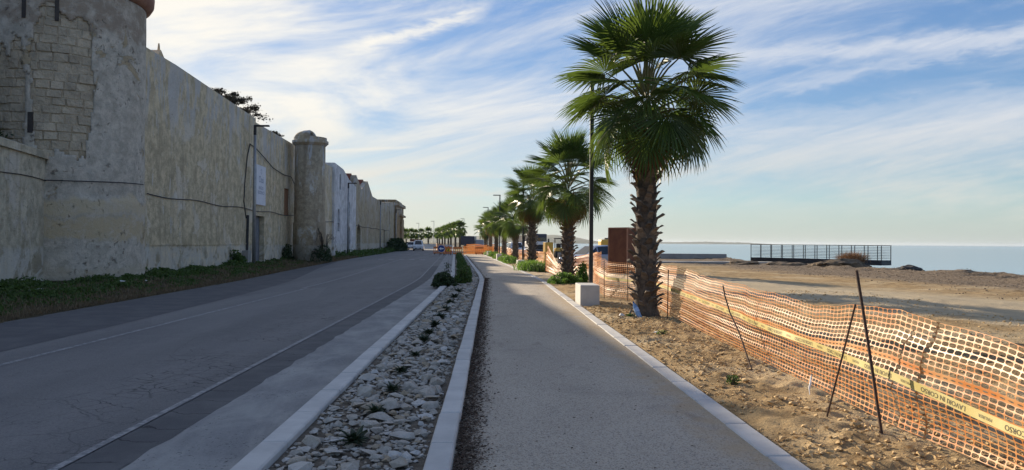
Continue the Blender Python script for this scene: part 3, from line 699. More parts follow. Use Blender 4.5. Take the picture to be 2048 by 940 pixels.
# big round tower
TC = Vector((-16.0, 28.3, 0)); TR = 2.75
tw = thing('round_tower', 'massive round tower with flaking grey plaster and bare stone blocks at the left edge', 'tower', TC)
MB().lathe([(TR-0.02, -0.3), (TR-0.02, 12.2)], 72).build('core', M_core, tw, True)
def thdir(th): return (cos(th), sin(th))
def exposed(th, z):                         # bare masonry where the plaster has fallen; th in degrees
    n = 1.1*noise.noise((th*0.09, z*0.9, 3))+0.5*noise.noise((th*0.3, z*2.5, 9))
    c1 = (abs(th+60-3*n)/19.0)**4+(abs(z-6.9+0.7*n)/2.45)**4
    c2 = (abs(th+93-2*n)/10.0)**4+(abs(z-6.2+0.7*n)/2.0)**4
    c3 = (abs(th+38-2*n)/6.5)**2+(abs(z-5.3+0.5*n)/0.7)**2
    return c1 < 1 or c2 < 1 or (c3 < 0.7 and n > 0.1)
def tower_skin():
    vs, fs, idx = [], [], {}
    ths = np.linspace(-180, 180, 241); zs = np.arange(-0.3, 10.36, 0.09)
    for i in range(len(ths)-1):
        for j in range(len(zs)-1):
            tm = (ths[i]+ths[i+1])/2; zm = zs[j]+0.045
            if -130 < tm < 0 and exposed(tm, zm): continue
            q_ = []
            for (a_, b_) in ((i, j), (i+1, j), (i+1, j+1), (i, j+1)):
                a_ = a_ % (len(ths)-1); k = (a_, b_)
                if k not in idx:
                    t_, z_ = radians(ths[a_]), zs[b_]
                    r = TR+0.05+0.020*noise.noise((cos(t_)*2.2, sin(t_)*2.2, z_*0.8))+(0.05*sstep(3.05-z_, -0.02, 0.05))
                    idx[k] = len(vs); vs.append((r*cos(t_), r*sin(t_), z_))
                q_.append(idx[k])
            fs.append(q_)
    return np_mesh('plaster', np.array(vs), np.array(fs), M_tower, True)
pl = link('plaster', tower_skin(), tw)
sm = pl.modifiers.new('thickness', 'SOLIDIFY'); sm.thickness = 0.05; sm.offset = -1
blocks = []
for k in range(14):
    bk = MB().bbox((-0.5, -0.10, -0.5), (0.5, 0.10, 0.5), 0.06); bk.v = [(a_+random.uniform(-.05, .05), b_+random.uniform(-.022, .022), c_+random.uniform(-.07, .07)) for a_, b_, c_ in bk.v]
    blocks.append(bk.mesh('stone', M_stone))
z = 4.3; row = 0
while z < 9.6:
    h = random.uniform(0.26, 0.34); th = -112+random.uniform(0, 6)
    while th < -24:
        wdeg = random.uniform(6.0, 13.5); wm = radians(wdeg)*TR
        if exposed(th+wdeg/2, z+h/2) or exposed(th+wdeg/2, z) or exposed(th+1, z+h/2) or exposed(th+wdeg-1, z+h/2):
            c = radians(th+wdeg/2); rr = TR-0.085+random.uniform(-0.03, 0.02)
            o = link('stone', random.choice(blocks), tw, (rr*cos(c), rr*sin(c), z+h/2), (random.uniform(-.03, .03), 0, c+pi/2), (wm-0.012, 1.0, h-0.010))
        th += wdeg
    z += h; row += 1
MB().lathe([(TR+0.05, 10.35), (TR+0.22, 10.45), (TR+0.32, 10.62), (TR+0.34, 10.9), (TR+0.16, 11.0), (TR+0.10, 12.3), (TR-0.25, 12.3), (TR-0.25, 11.4)], 72).build('cornice', M_flare_red, tw, True)
for th in (-64, -84): 
    c = radians(th); rot = Matrix.Rotation(c, 3, 'Z')
    MB().box((TR-0.1, -0.06, 9.0), (TR+0.075, 0.06, 9.9), rot).build('slit', M_dark, tw)
c = radians(-79); MB().box((TR-0.12, -0.09, 5.15), (TR+0.055, 0.07, 5.85), Matrix.Rotation(c, 3, 'Z')).build('hole', M_dark, tw)
MB().tube([((TR+0.13)*cos(radians(t)), (TR+0.13)*sin(radians(t)), 3.62-0.05*sin((t+110)/26)) for t in range(-118, 12, 6)], 0.018, 5).build('cable', M_black, tw)

# low wall at the left edge and an added wall behind it that shades the road
lw = thing('garden_wall', 'cream plastered wall with a sloping stone coping, butting against the big round tower', 'wall', (-15.2, 24.9, 0))
a_, b_ = Vector((-15.05, 25.75, 0)), Vector((-12.2, 13.0, 0)); dv = (b_-a_).normalized(); nv = Vector((-dv.y, dv.x, 0))
if nv.x < 0: nv = -nv
def lbox(mb, s0, s1, o0, o1, z0, z1, z1b=None):
    z1b = z1 if z1b is None else z1b
    P_ = lambda s, o, z: a_+dv*s+nv*o+Vector((0, 0, z))
    return mb.add([P_(s0,o0,z0), P_(s1,o0,z0), P_(s1,o1,z0), P_(s0,o1,z0), P_(s0,o0,z1b), P_(s1,o0,z1b), P_(s1,o1,z1), P_(s0,o1,z1)], [(0,3,2,1),(4,5,6,7),(0,1,5,4),(1,2,6,5),(2,3,7,6),(3,0,4,7)])
lo_ = lw.location.copy(); L_ = (b_-a_).length
lbox(MB(), -0.2, L_, -0.45, 0, -0.2, 4.28).build('wall', M_low, lw, off=lo_)
cop = MB()
for k in range(9): 
    s0 = 0.0+k*1.45; lbox(cop if False else MB(), s0+0.006, s0+1.444, -0.6, 0.10, 4.283, 4.50, 4.75).build('coping_stone', M_low, lw, off=lo_)
MB().tube([a_+dv*s+nv*0.03+Vector((0, 0, 3.55+0.04*sin(s))) for s in np.arange(-0.2, L_, 0.8)], 0.016, 5).build('cable', M_black, lw, off=lo_)

rw = thing('shade_wall', 'tall dark wall added behind the garden wall, left of the round tower, to shade the road', 'wall', (-19.0, 20, 0))  # mostly out of view, added to keep the sun off the near road
rwm = MB()
for k in range(16):
    y = 8.0+k*1.3; hh = 10.2+0.8*noise.noise((k*.7, 0, 0)); rwm.add([(-18.9+.02*k, y, 0), (-18.9+.02*k, y+1.3, 0), (-18.9+.02*k, y+1.3, hh), (-18.9+.02*k, y, hh), (-19.7, y, 0), (-19.7, y+1.3, 0), (-19.7, y+1.3, hh), (-19.7, y, hh)], [(0,1,2,3), (7,6,5,4), (3,2,6,7), (0,3,7,4), (1,5,6,2)])
rwm.build('wall', M_shade_wall, rw, off=(-19.0, 20, 0))
# slim turret
T2 = Vector((-13.5, 56.2, 0))
t2 = thing('turret', 'slim round turret with a cornice and a half broken hood, halfway down the wall', 'tower', T2)
MB().lathe([(1.20, -0.2), (1.18, 2.9), (1.13, 3.0), (1.10, 8.65)], 40).build('shaft', M_t2, t2, True)
MB().lathe([(1.11, 8.62), (1.2, 8.72), (1.32, 8.82), (1.32, 9.0), (1.2, 9.05), (1.2, 9.25), (0.8, 9.3)], 40).build('cornice', M_t2, t2, False)
hood = MB(); n = 14                         # quarter dome, highest at the back left
pv = []
for i in range(n+1):
    a = radians(78+i*204/n)
    for j in range(7):
        e = j/6*pi/2; pv.append((1.16*cos(e)*cos(a), 1.16*cos(e)*sin(a), 9.24+0.58*sin(e)))
hood.add(pv, [(i*7+j, (i+1)*7+j, (i+1)*7+j+1, i*7+j+1) for i in range(n) for j in range(6)])
hd = hood.build('hood', M_t2, t2, True); sm = hd.modifiers.new('thickness', 'SOLIDIFY'); sm.thickness = 0.16
for th, z_ in ((-75, 4.2), (-48, 4.2)):
    MB().box((1.0, -0.07, z_), (1.115, 0.07, z_+0.6), Matrix.Rotation(radians(th), 3, 'Z')).build('loophole', M_dark, t2)

# beige annex, white house, twin gabled warehouse, gate
def building(name, label, y): 
    p = WP(y, 0, 0); r = Vector((p[0], p[1], 0)); return thing(name, label, 'building', r), r
an, r = building('annex', 'narrow beige house front with one arched window, between the turret and the white house', 65)
wall(MB(), 61.5, 74.6, [(61.5, 8.75), (74.6, 8.9)], [(67.4, 69.0, 3.4, 6.0, 0.7)], off=-0.12, thick=7).build('wall', M_wall, an, off=r)
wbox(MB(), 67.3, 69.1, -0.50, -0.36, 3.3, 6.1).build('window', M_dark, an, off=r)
wh, r = building('white_house', 'whitewashed house front with narrow arched windows and a tall arched door', 75)
wall(MB(), 74.6, 89.4, [(74.6, 9.35), (80.0, 9.2), (84.0, 8.45), (89.4, 8.0)],
     [(76.6, 77.9, 2.6, 4.9, 0.6), (77.6, 78.5, 6.9, 8.5, 0.0), (83.6, 84.9, 3.6, 6.0, 0.6), (82.8, 85.2, 0.05, 3.3, 1.0)], off=0.10, thick=8).build('wall', M_white, wh, off=r)
for ya, yb, za, zb in ((76.5, 78.0, 2.5, 5.0), (77.5, 78.6, 6.8, 8.6), (83.5, 85.0, 3.55, 6.1)):
    f_ = wbox(MB(), ya, yb, -0.26, -0.14, za, zb).build('window', M_greywood, wh, off=r)
    wbox(MB(), (ya+yb)/2-0.04, (ya+yb)/2+0.04, -0.14, -0.10, za, zb).build('mullion', M_white, f_, off=r)
d_ = wbox(MB(), 82.7, 85.3, -0.26, -0.12, 0, 3.4).build('door', M_greywood, wh, off=r)
wbox(MB(), 83.95, 84.05, -0.12, -0.08, 0, 3.3).build('door_joint', M_dark, d_, off=r)
tg, r = building('warehouse', 'long beige warehouse front with two red tiled gables and an arched doorway', 90)
wall(MB(), 89.4, 129.5, [(89.4, 8.25), (90.2, 9.5), (94.6, 8.1), (100.6, 9.6), (106.0, 7.9), (129.5, 7.6)],
     [(91.0, 94.2, 0.05, 3.7, 1.2), (121.0, 122.6, 0.05, 3.4, 0.0)], off=0, thick=0.7, rev=0.45).build('wall', M_far, tg, off=r)
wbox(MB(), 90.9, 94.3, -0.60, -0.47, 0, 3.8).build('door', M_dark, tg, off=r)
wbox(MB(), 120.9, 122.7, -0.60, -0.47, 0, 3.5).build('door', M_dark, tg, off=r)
for (ya, zp, yb, pz, yc) in ((85.9, 8.0, 90.2, 9.62, 94.6), (94.6, 8.0, 100.6, 9.75, 106.0)):
    for (s0, z0_, s1, z1_) in ((ya, zp, yb, pz), (yb, pz, yc, zp)):
        rf = MB()
        p = [WP(s0, -0.62, z0_), WP(s1, -0.62, z1_), WP(s1, -14, z1_), WP(s0, -14, z0_)]
        rf.add(p+[(a, b, c-0.15) for a, b, c in p], [(0,1,2,3), (7,6,5,4), (0,1,5,4), (1,2,6,5), (2,3,7,6), (3,0,4,7)])
        ro = rf.build('roof', M_tile, tg, off=r)
        tl = MB(); nt = 12                        # rows of half round tiles
        for k in range(nt):
            tt = (k+0.5)/nt; a1 = Vector(WP(s0+(s1-s0)*tt, -0.6, z0_+(z1_-z0_)*tt+0.02)); b1 = Vector(WP(s0+(s1-s0)*tt, -14, z0_+(z1_-z0_)*tt+0.02))
            tl.tube([a1, b1], 0.11, 6)
        tl.build('tile_row', M_tile, ro, off=r)
gt, r = building('gatehouse', 'ochre stone gateway block with a moulded cornice at the far end of the wall', 135)
wall(MB(), 129.5, 137.5, [(129.5, 8.3), (134, 8.55), (137.5, 8.2)], (), off=0.12, thick=3).build('wall', M_far, gt, off=r)
wbox(MB(), 137.5, 153, -4, 0.55, -0.2, 8.2).build('pier', M_gate, gt, off=r)
wbox(MB(), 137.2, 153.3, -4.2, 0.95, 8.2, 8.75).build('cornice', M_gate, gt, off=r)
wbox(MB(), 143, 153.2, -4.2, 1.0, 6.4, 6.75).build('string_course', M_gate, gt, off=r)
wbox(MB(), 145, 150, 0.5, 0.9, 0.0, 5.9).build('pilaster', M_gate, gt, off=r)
wbox(MB(), 138.5, 151.5, -3.6, 0.3, 8.75, 9.3).build('attic', M_gate, gt, off=r)

# cables, pipes and the banner on the wall
def wcable(pts, r=0.022): return MB().tube([WP(y, 0.05, z) for y, z in pts], r, 5)
tag(wcable([(y, 3.46+0.05*sin(y*0.9)-0.0*y) for y in np.arange(31.0, 58.0, 0.8)]).build('cable', M_black), 'long black cable strung along the beige wall at a third of its height', 'cable')
tag(wcable([(y, 3.42+0.06*sin(y*0.7)) for y in np.arange(66.0, 129.0, 1.2)], 0.035).build('cable', M_black), 'black cable running across the white house and the gabled warehouse', 'cable')
tag(wcable([(45.5, 7.35), (45.0, 6.6), (44.6, 5.2), (44.4, 3.9), (44.9, 2.9)], 0.03).build('cable', M_black), 'black cable hanging in a loop left of the tall grey lamp pole', 'cable')
tag(wcable([(45.5, 7.4), (46.8, 7.3), (49, 6.9), (51, 6.5), (54, 6.3), (56.3, 6.35), (57.4, 5.9), (57.6, 4.6), (57.4, 3.7), (58, 3.45)], 0.03).build('cable', M_black), 'black cable sagging from the lamp pole across to the slim turret', 'cable')
tag(wcable([(45.2, 3.1), (45.1, 0.9)], 0.10).build('drain_pipe', M_black), 'thick black drain pipe on the wall just left of the lamp pole', 'pipe')
mb = MB(); wbox(mb, 44.3, 44.9, 0.0, 0.35, 0.1, 1.0); tag(mb.build('meter_box', M_grey), 'small grey meter box at the foot of the black pipe', 'meter box')
bnr = thing('banner', 'white banner with an emblem and blue grey lettering on the beige wall', 'banner', WP(48.2, 0.0, 3.85))
bo = bnr.location.copy()
wbox(MB(), 47.1, 49.25, 0.0, 0.03, 3.85, 6.35).build('sheet', M_cream, bnr, off=bo)
def text_mesh(body, size, font_sp=1.0):
    cu_ = bpy.data.curves.new('t', 'FONT'); cu_.body = body; cu_.size = size; cu_.align_x = 'CENTER'; cu_.align_y = 'CENTER'; cu_.space_character = font_sp; cu_.resolution_u = 2
    ob = bpy.data.objects.new('t', cu_); COL.objects.link(ob); bpy.context.view_layer.update()
    me = bpy.data.meshes.new_from_object(ob.evaluated_get(bpy.context.evaluated_depsgraph_get())); bpy.data.objects.remove(ob)
    V_ = [v.co[:] for v in me.vertices]; F_ = [list(p.vertices) for p in me.polygons]; bpy.data.meshes.remove(me); return V_, F_
for body, size, z_ in (('Oasi', 0.62, 5.45), ('BAGLIO', 0.30, 4.92), ('RESIDENCE', 0.30, 4.62)):
    V_, F_ = text_mesh(body, size)
    MB().add([WP(48.18+x*1.0, 0.034, z_+y) for x, y, _ in V_], F_).build('lettering', M_ink, bnr, off=bo)
em = MB()
for k in range(8):
    a = pi*k/4; em.poly([WP(48.18+0.05*cos(a), 0.034, 5.98+0.05*sin(a)), WP(48.18+0.19*cos(a+.2), 0.034, 5.98+0.19*sin(a+.2)), WP(48.18+0.19*cos(a+.5), 0.034, 5.98+0.19*sin(a+.5))])
em.build('emblem', M_ink, bnr, off=bo)

def lamp_pole(loc, h, arm, label, rz=0):
    t = thing('wall_lamp', label, 'street lamp', loc, rz, 'tall lamp poles along the wall')
    MB().tube([(0, 0, -0.1), (0, 0, h*0.5), (0, 0, h-0.55)], [0.11, 0.095, 0.075], 10).build('pole', M_pole, t, True)
    MB().tube([(0, 0, h-0.6), (0, 0, h-0.02)], 0.085, 8).build('head_joint', M_black, t)
    MB().bbox((-0.06, -0.09, h-0.10), (arm, 0.09, h), 0.02).build('lamp_arm', M_black, t)
    return t
lamp_pole((-14.15, 45.2, 0.15), 8.35, 0.85, 'tall grey lamp pole with a black arm in front of the wall beside the banner')
lamp_pole((-15.45, 81.5, 0.0), 7.9, 0.9, 'lamp pole in front of the white house')
lamp_pole((-16.6, 113, 0.0), 7.7, 0.9, 'lamp pole in front of the middle of the gabled warehouse')
lamp_pole((-17.3, 137, 0.0), 7.4, 0.9, 'lamp pole beside the ochre gateway')

# ------------------------------------------------------------------ palms
def frond_mesh(seed, Rb, p, spread, nseg, droop, mats, fold=0.30, lite=False, hang=0.0):
    r = random.Random(seed); mb = MB()
    pp = [(0, p*t, 0.10*p*sin(pi*t*0.8)) for t in (0, .33, .66, 1.0)]
    mb.m = 1; mb.tube(pp, [0.030, 0.022, 0.017, 0.012], 4, False); mb.m = 0
    z0 = pp[-1][2]; da = 2*radians(spread)/nseg
    for i in range(nseg):
        a = -radians(spread)+da*(i+0.5)+r.uniform(-.15, .15)*da; k = abs(a)/radians(spread)
        L = Rb*(1-0.22*k*k)*r.uniform(.93, 1.05); dd = droop*r.uniform(.6, 1.5)
        ts = (0.03, 0.32, 0.58, 0.80, 1.0) if not lite else (0.03, 0.5, 1.0)
        wd = (0.45, 0.97, 0.78, 0.44, 0.0) if not lite else (0.5, 1.3, 0.0)
        rows = []; bend_a = r.uniform(-.05, .05)
        for t, w_ in zip(ts, wd):
            rr = L*t; hw = rr*math.tan(da/2)*w_ if t < 0.6 else (L*0.5*math.tan(da/2)*w_*1.15)
            aa = a+bend_a*t*t; c_, s_ = sin(aa), cos(aa)
            z_ = z0+fold*abs(c_)*rr*0.5*(1-t*.6)-dd*L*max(0, t-0.35)**2*1.3-0.05*L*t
            mx, my = c_*rr, p+s_*rr; sx, sy = s_*hw, -c_*hw
            rows.append(((mx-sx, my-sy, z_+hw*0.45), (mx, my, z_-hw*0.25), (mx+sx, my+sy, z_+hw*0.45)))
        o = len(mb.v)
        ch, sh = cos(hang), sin(hang)
        for rw in rows: mb.v += [(x_, p+(y_-p)*ch+(z_-z0)*sh, z0+(z_-z0)*ch-(y_-p)*sh) for x_, y_, z_ in rw]
        for j in range(len(rows)-1):
            q_ = o+3*j
            mb.f += [(q_, q_+1, q_+4, q_+3), (q_+1, q_+2, q_+5, q_+4)]; mb.mi += [0, 0]
    me = bpy.data.meshes.new('frond'); me.from_pydata(mb.v, [], mb.f)
    for mm in mats: me.materials.append(mm)
    me.polygons.foreach_set('material_index', mb.mi); me.update(); return me
FR = [frond_mesh(k, 1.02, p_, sp_, 38, d_, (M_frond, M_stalk), 0.30, False, radians(h_)) for k, (p_, sp_, d_, h_) in enumerate(((0.75, 100, .10, 2), (0.85, 110, .14, 10), (0.9, 114, .18, 20), (0.92, 118, .20, 32), (0.9, 120, .26, 42), (0.82, 118, .32, 50)))]
FY = [frond_mesh(20+k, 0.95, 0.7, 108, 34, 0.7, (M_frondy, M_stalk), 0.3, False, radians(50)) for k in range(2)]
FD = [frond_mesh(30+k, 1.0, 0.42, 40, 24, 0.25, (M_dead, M_dead), 0.9) for k in range(3)]
def boot_mesh(seed):
    r = random.Random(seed); w_ = 0.085
    v = [(-w_, 0, -0.02), (w_, 0, -0.02), (w_*.8, 0.05, 0.10), (-w_*.8, 0.05, 0.10), (-w_*.55, 0.13+r.uniform(0, .05), 0.20), (w_*.5, 0.12+r.uniform(0, .05), 0.21+r.uniform(-.03, .03)),
         (-w_*.9, -0.02, 0.05), (w_*.9, -0.02, 0.05), (-w_*.45, 0.09, 0.205), (w_*.45, 0.09, 0.215)]
    f = [(0, 1, 2, 3), (3, 2, 5, 4), (6, 8, 9, 7), (4, 5, 9, 8), (0, 3, 6), (3, 4, 8, 6), (1, 7, 2), (2, 7, 9, 5), (0, 6, 7, 1)]
    return MB().add(v, f).mesh('leaf_base', M_boot)
BOOT = [boot_mesh(k) for k in range(5)]
def trunk_mesh(h, r0, r1, boots):
    mb = MB(); n = 14; prof = []
    for k in range(int(h/0.12)+1):
        z = k*0.12; t = z/h; prof.append((r0+(r1-r0)*t+0.10*exp(-z/0.18)+(0.018 if k % 2 else 0), z-0.05))
    mb.lathe(prof, n)
    if boots:
        k = 0; z = 0.15
        while z < h:
            a = k*2.39996; rr = r0+(r1-r0)*z/h; V_ = BOOT[k % 5].vertices
            for_f = [tuple(p.vertices) for p in BOOT[k % 5].polygons]; s = rr/0.25
            mb.add([((v.co.x*s)*sin(a)+(rr+v.co.y*s)*cos(a), -(v.co.x*s)*cos(a)+(rr+v.co.y*s)*sin(a), z+v.co.z*s) for v in V_], for_f)
            k += 1; z += 0.034
    return mb
def palm(loc, label, h, sc, nfr, ndead, seed, detail=True, lean=(0, 0), group='palms along the seaside footpath'):
    r = random.Random(seed); t = thing('palm_tree', label, 'palm tree', loc, r.uniform(0, 6.3), group)
    r0, r1 = 0.225*sc**.5, 0.185*sc**.5
    tr = trunk_mesh(h, r0, r1, not detail).build('trunk', M_trunk if detail else M_boot, t, detail)
    if detail:
        k = 0; z = 0.12
        while z < h-0.05 and k < 200:
            a = k*2.39996+r.uniform(-.15, .15); rr = r0+(r1-r0)*z/h-0.005
            link('leaf_base', BOOT[k % 5], tr, (rr*cos(a), rr*sin(a), z), (r.uniform(-.45, .12), r.uniform(-.3, .3), a-pi/2+r.uniform(-.2, .2)), (r.uniform(.75, 1.25)*sc**.3, r.uniform(.6, 1.15), r.uniform(.75, 1.1)))
            k += 1; z += 0.027
    for i in range(nfr):
        u = (i+0.5)/nfr; az = i*2.39996+r.uniform(-.25, .25); el = radians(86-112*u**0.92+r.uniform(-13, 11)); fi = min(5, max(0, int(u*6+r.uniform(-.7, .7))))
        zz = h+1.0*sc*(1-u)**1.2+0.05; yl = u > 0.86 and r.random() < 0.35
        s = sc*r.uniform(.92, 1.1)*(0.88+0.22*sin(pi*min(1, u+.2)))
        link('frond', (r.choice(FY) if yl else FR[fi]), t, (0.10*cos(az), 0.10*sin(az), zz), Matrix.Rotation(az-pi/2, 4, 'Z').to_3x3().__matmul__(Matrix.Rotation(el, 3, 'X')).__matmul__(Matrix.Rotation(r.uniform(-.5, .5), 3, 'Y')).to_euler(), s)
    for i in range(ndead):
        az = i*2.39996+r.uniform(-.3, .3); el = radians(-62-25*r.random())
        link('dead_frond', r.choice(FD), t, (0.20*cos(az), 0.20*sin(az), h-0.05+0.45*r.random()), (Matrix.Rotation(az-pi/2, 3, 'Z') @ Matrix.Rotation(el, 3, 'X') @ Matrix.Rotation(r.uniform(-.4, .4), 3, 'Y')).to_euler(), sc*r.uniform(.55, .85))
    return t
palm((3.42, 16.45, 0.0), 'tallest and nearest palm with a bottle leaning at its foot', 4.12, 1.08, 50, 26, 1)
palm((3.2, 31.0, 0.0), 'second palm in the row, with a bright green weed at its foot', 3.35, 1.06, 42, 30, 2)
palm((3.2+B(46), 46, 0.0), 'third palm in the row, standing between the second lamp post and the drooping net', 3.6, 1.02, 38, 24, 3)
far_pl = [('fourth palm, just behind the second lamp post', 60), ('fifth palm, next one behind the fourth', 73.5), ('sixth palm, beyond the third concrete block', 87.5), ('seventh palm, near the end of the footpath', 102), ('last palm before the closed end of the path', 118)]
for i, (lb, d_) in enumerate(far_pl):
    palm((3.3+B(d_), d_, 0.0), lb, 2.9+0.3*random.uniform(-1, 1.6), 1.0, 32, 14, 5+i, False)
def far_palm(seed):
    r = random.Random(seed); mb = MB()
    for i in range(20):
        u = (i+.5)/20; az = i*2.39996; el = radians(90-135*u**1.25); me = frond_mesh(seed*50+i, 1.0, 0.75, 115, 12, 0.3, (M_frond, M_stalk), lite=True, hang=radians(12+38*u))
        mt = Matrix.Translation((0, 0, 0.5*(1-u))) @ Matrix.Rotation(az, 4, 'Z') @ Matrix.Rotation(el, 4, 'X') @ Matrix.Scale(1.22, 4)
        mb.add([mt @ v.co for v in me.vertices], [tuple(p.vertices) for p in me.polygons]); bpy.data.meshes.remove(me)
    me = bpy.data.meshes.new('crown'); me.from_pydata(mb.v, [], mb.f); me.materials.append(M_frond); return me
FP = [far_palm(k) for k in (3, 4, 5)]
ftr = trunk_mesh(3.7, 0.24, 0.2, False).mesh('trunk', M_trunk)
def put_far_palm(i, px, d, sc, label, grp):
    x = (px-982)/1500*d; t = thing('palm_tree', label, 'palm tree', (x, d, -0.02), random.uniform(0, 6), grp)
    link('trunk', ftr, t, sc=sc); link('crown', FP[i % 3], t, (0, 0, 3.75*sc), sc=sc)
rt = [(920, 175), (911, 186), (902, 198), (897, 212), (890, 228), (885, 245), (879, 262), (875, 276)]
for i, (px, d) in enumerate(rt):
    put_far_palm(i, px, d, 1.12, '%s small palm from the right in the far cluster beyond the barriers' % ('first', 'second', 'third', 'fourth', 'fifth', 'sixth', 'seventh', 'eighth')[i], 'distant palms beyond the road works')
lt = [(857, 235, 'lone distant palm standing clear of the others behind the white barriers'), (843, 262, 'distant palm right behind the parked dark red container'), (832, 280, 'distant palm above the white van roof'), (823, 262, 'distant palm above the left edge of the dark red container'), (813, 268, 'distant palm just right of the ochre gateway, second one'), (806, 250, 'distant palm touching the ochre gateway in the view')]
for i, (px, d, lb) in enumerate(lt): put_far_palm(i+1, px, d, 1.05, lb, 'distant palms along the far road')

# ------------------------------------------------------------------ lamps and blocks along the path
def path_lamp(y, label):
    x = 2.78+B(y); t = thing('street_lamp', label, 'street lamp', (x, y, 0.0), 0, 'lamp posts along the footpath')
    MB().bbox((-0.052, -0.052, -0.1), (0.052, 0.052, 6.1), 0.008).build('post', M_lamp, t)
    MB().bbox((-0.66, -0.075, 6.102), (0.07, 0.075, 6.18), 0.01).build('lamp_arm', M_lamp, t)
    MB().box((-0.62, -0.05, 6.092), (-0.2, 0.05, 6.1018)).build('lamp_lens', M_lens, t)
    MB().bbox((-0.058, -0.06, 0.9), (0.02, -0.02, 1.2), 0.004).build('hatch', M_lamp, t)
    return t
for y, lb in ((20.75, 'first lamp post, dark and square, behind the nearest concrete block'), (47.6, 'second lamp post, its arm clear above the third palm'), (72.5, 'third lamp post, among the fronds of the smaller palms'), (98.5, 'fourth lamp post, at the closed end of the path')): path_lamp(y, lb)
blk = MB().bbox((-0.25, -0.6, -0.06), (0.25, 0.6, 0.5), 0.012).mesh('concrete_block', M_block)
for y, lb in ((20.0, 'pale concrete block nearest the camera, at the edge of the path'), (46.5, 'second concrete block, half hidden by green weeds'), (69.5, 'third concrete block along the path'), (90, 'small fourth concrete block at the far end of the path')):
    tag(link('concrete_block', blk, None, (2.58+B(y), y, 0), (0, 0, 0.0 if y < 30 else 0.048)), lb, 'concrete block', 'concrete blocks beside the footpath')
for px, d, lb in ((928, 190, 'thin distant lamp post right of the far palm cluster'), (838, 240, 'thin distant lamp post above the dark red container'), (868, 215, 'thin distant lamp post between the lone palm and the cluster')):
    t = thing('street_lamp', lb, 'street lamp', ((px-982)/1500*d, d, 0), 0, 'distant lamp posts')
    MB().tube([(0, 0, 0), (0, 0, 7.4)], 0.07, 6).build('post', M_pole, t); MB().box((-0.9, -0.1, 7.401), (0.08, 0.1, 7.5)).build('lamp_arm', M_lamp, t)

# ------------------------------------------------------------------ orange safety net
FENCE = [(3.50, 2.2), (3.55, 4.0), (3.56, 5.4), (3.48, 6.35), (3.58, 8.2), (3.66, 10.7), (3.78, 13.2), (3.88, 15.7), (4.02, 17.4), (3.98, 18.9), (3.86, 20.2), (3.30, 21.5), (3.42, 23.6), (3.50, 26.0), (4.15, 28.6), (4.2, 32.0), (3.95, 34.5), (3.2, 37.0), (2.85, 39.2), (3.3, 42), (3.15, 50), (2.4, 62), (1.9, 75), (1.2, 88), (0.6, 98)]
FP_ = np.array(FENCE); seg = np.r_[0, np.cumsum(np.hypot(*np.diff(FP_, axis=0).T))]
_S = np.arange(0, seg[-1], 0.05); _X = np.interp(_S, seg, FP_[:, 0]); _Y = np.interp(_S, seg, FP_[:, 1])
_k = np.hanning(25); _k /= _k.sum(); _X = np.convolve(np.pad(_X, 12, 'edge'), _k, 'valid'); _Y = np.convolve(np.pad(_Y, 12, 'edge'), _k, 'valid'); _Y[:12] = np.interp(_S[:12], seg, FP_[:, 1])
def fpt(s): return np.array([np.interp(s, _S, _X), np.interp(s, _S, _Y)])
def s_at(y): return float(np.interp(y, FP_[:, 1], seg))
ZT = [(s_at(y), z) for y, z in ((2.2, 0.82), (4.4, 0.86), (5.2, 0.92), (6.5, 1.03), (8.5, 0.93), (10.9, 0.98), (13.2, 0.99), (15.7, 1.12), (17.5, 1.08), (20.2, 1.07), (21.5, 1.05), (25, 1.15), (28.6, 1.28), (32, 1.15), (35, 0.95), (37, 0.55), (39.2, 1.5), (42, 1.05), (50, 1.0), (98, 1.0))]
ZB = [(s_at(y), z) for y, z in ((2.2, 0.05), (8, 0.04), (12, 0.03), (15.7, 0.04), (20.2, 0.06), (21.5, 0.06), (28, 0.08), (34, 0.05), (37, 0.0), (39.2, 0.12), (50, 0.05), (98, 0.05))]
def net_pos(s, v):
    """v 0 at the bottom, 1 at the top"""
    p = fpt(s); q_ = fpt(s+0.05)-fpt(s-0.05); q_ = q_/np.hypot(*q_); nrm = np.array([-q_[1], q_[0]])
    if nrm[0] > 0: nrm = -nrm                       # towards the path
    zt, zb = interp(s, ZT), interp(s, ZB)
    sag = 0.035*noise.noise((s*0.9, 0, 4))+0.018*noise.noise((s*3.1, 0, 9))
    z = zb+(zt+sag-zb)*v+0.014*noise.noise((s*0.5, v*2.2, 6))
    off = 0.07*sin(v*pi)*noise.noise((s*0.40, v*1.1, 2))+0.050*noise.noise((s*0.32, v*3.4, 5))+0.004*noise.noise((s*4, v*9, 8))-0.05*max(0, v-0.72)
    rip = 0.5+0.9*noise.noise((s*0.16, v*1.2, 11))
    off += 0.0085*max(0.1, rip)*sin(v*2*pi*7.0+1.5*noise.noise((s*0.2, 0, 21)))*(1 if s < 19 else 1.5)
    off += -0.09*v if s < 40 else 0
    return np.array([p[0]+nrm[0]*off, p[1]+nrm[1]*off, z])
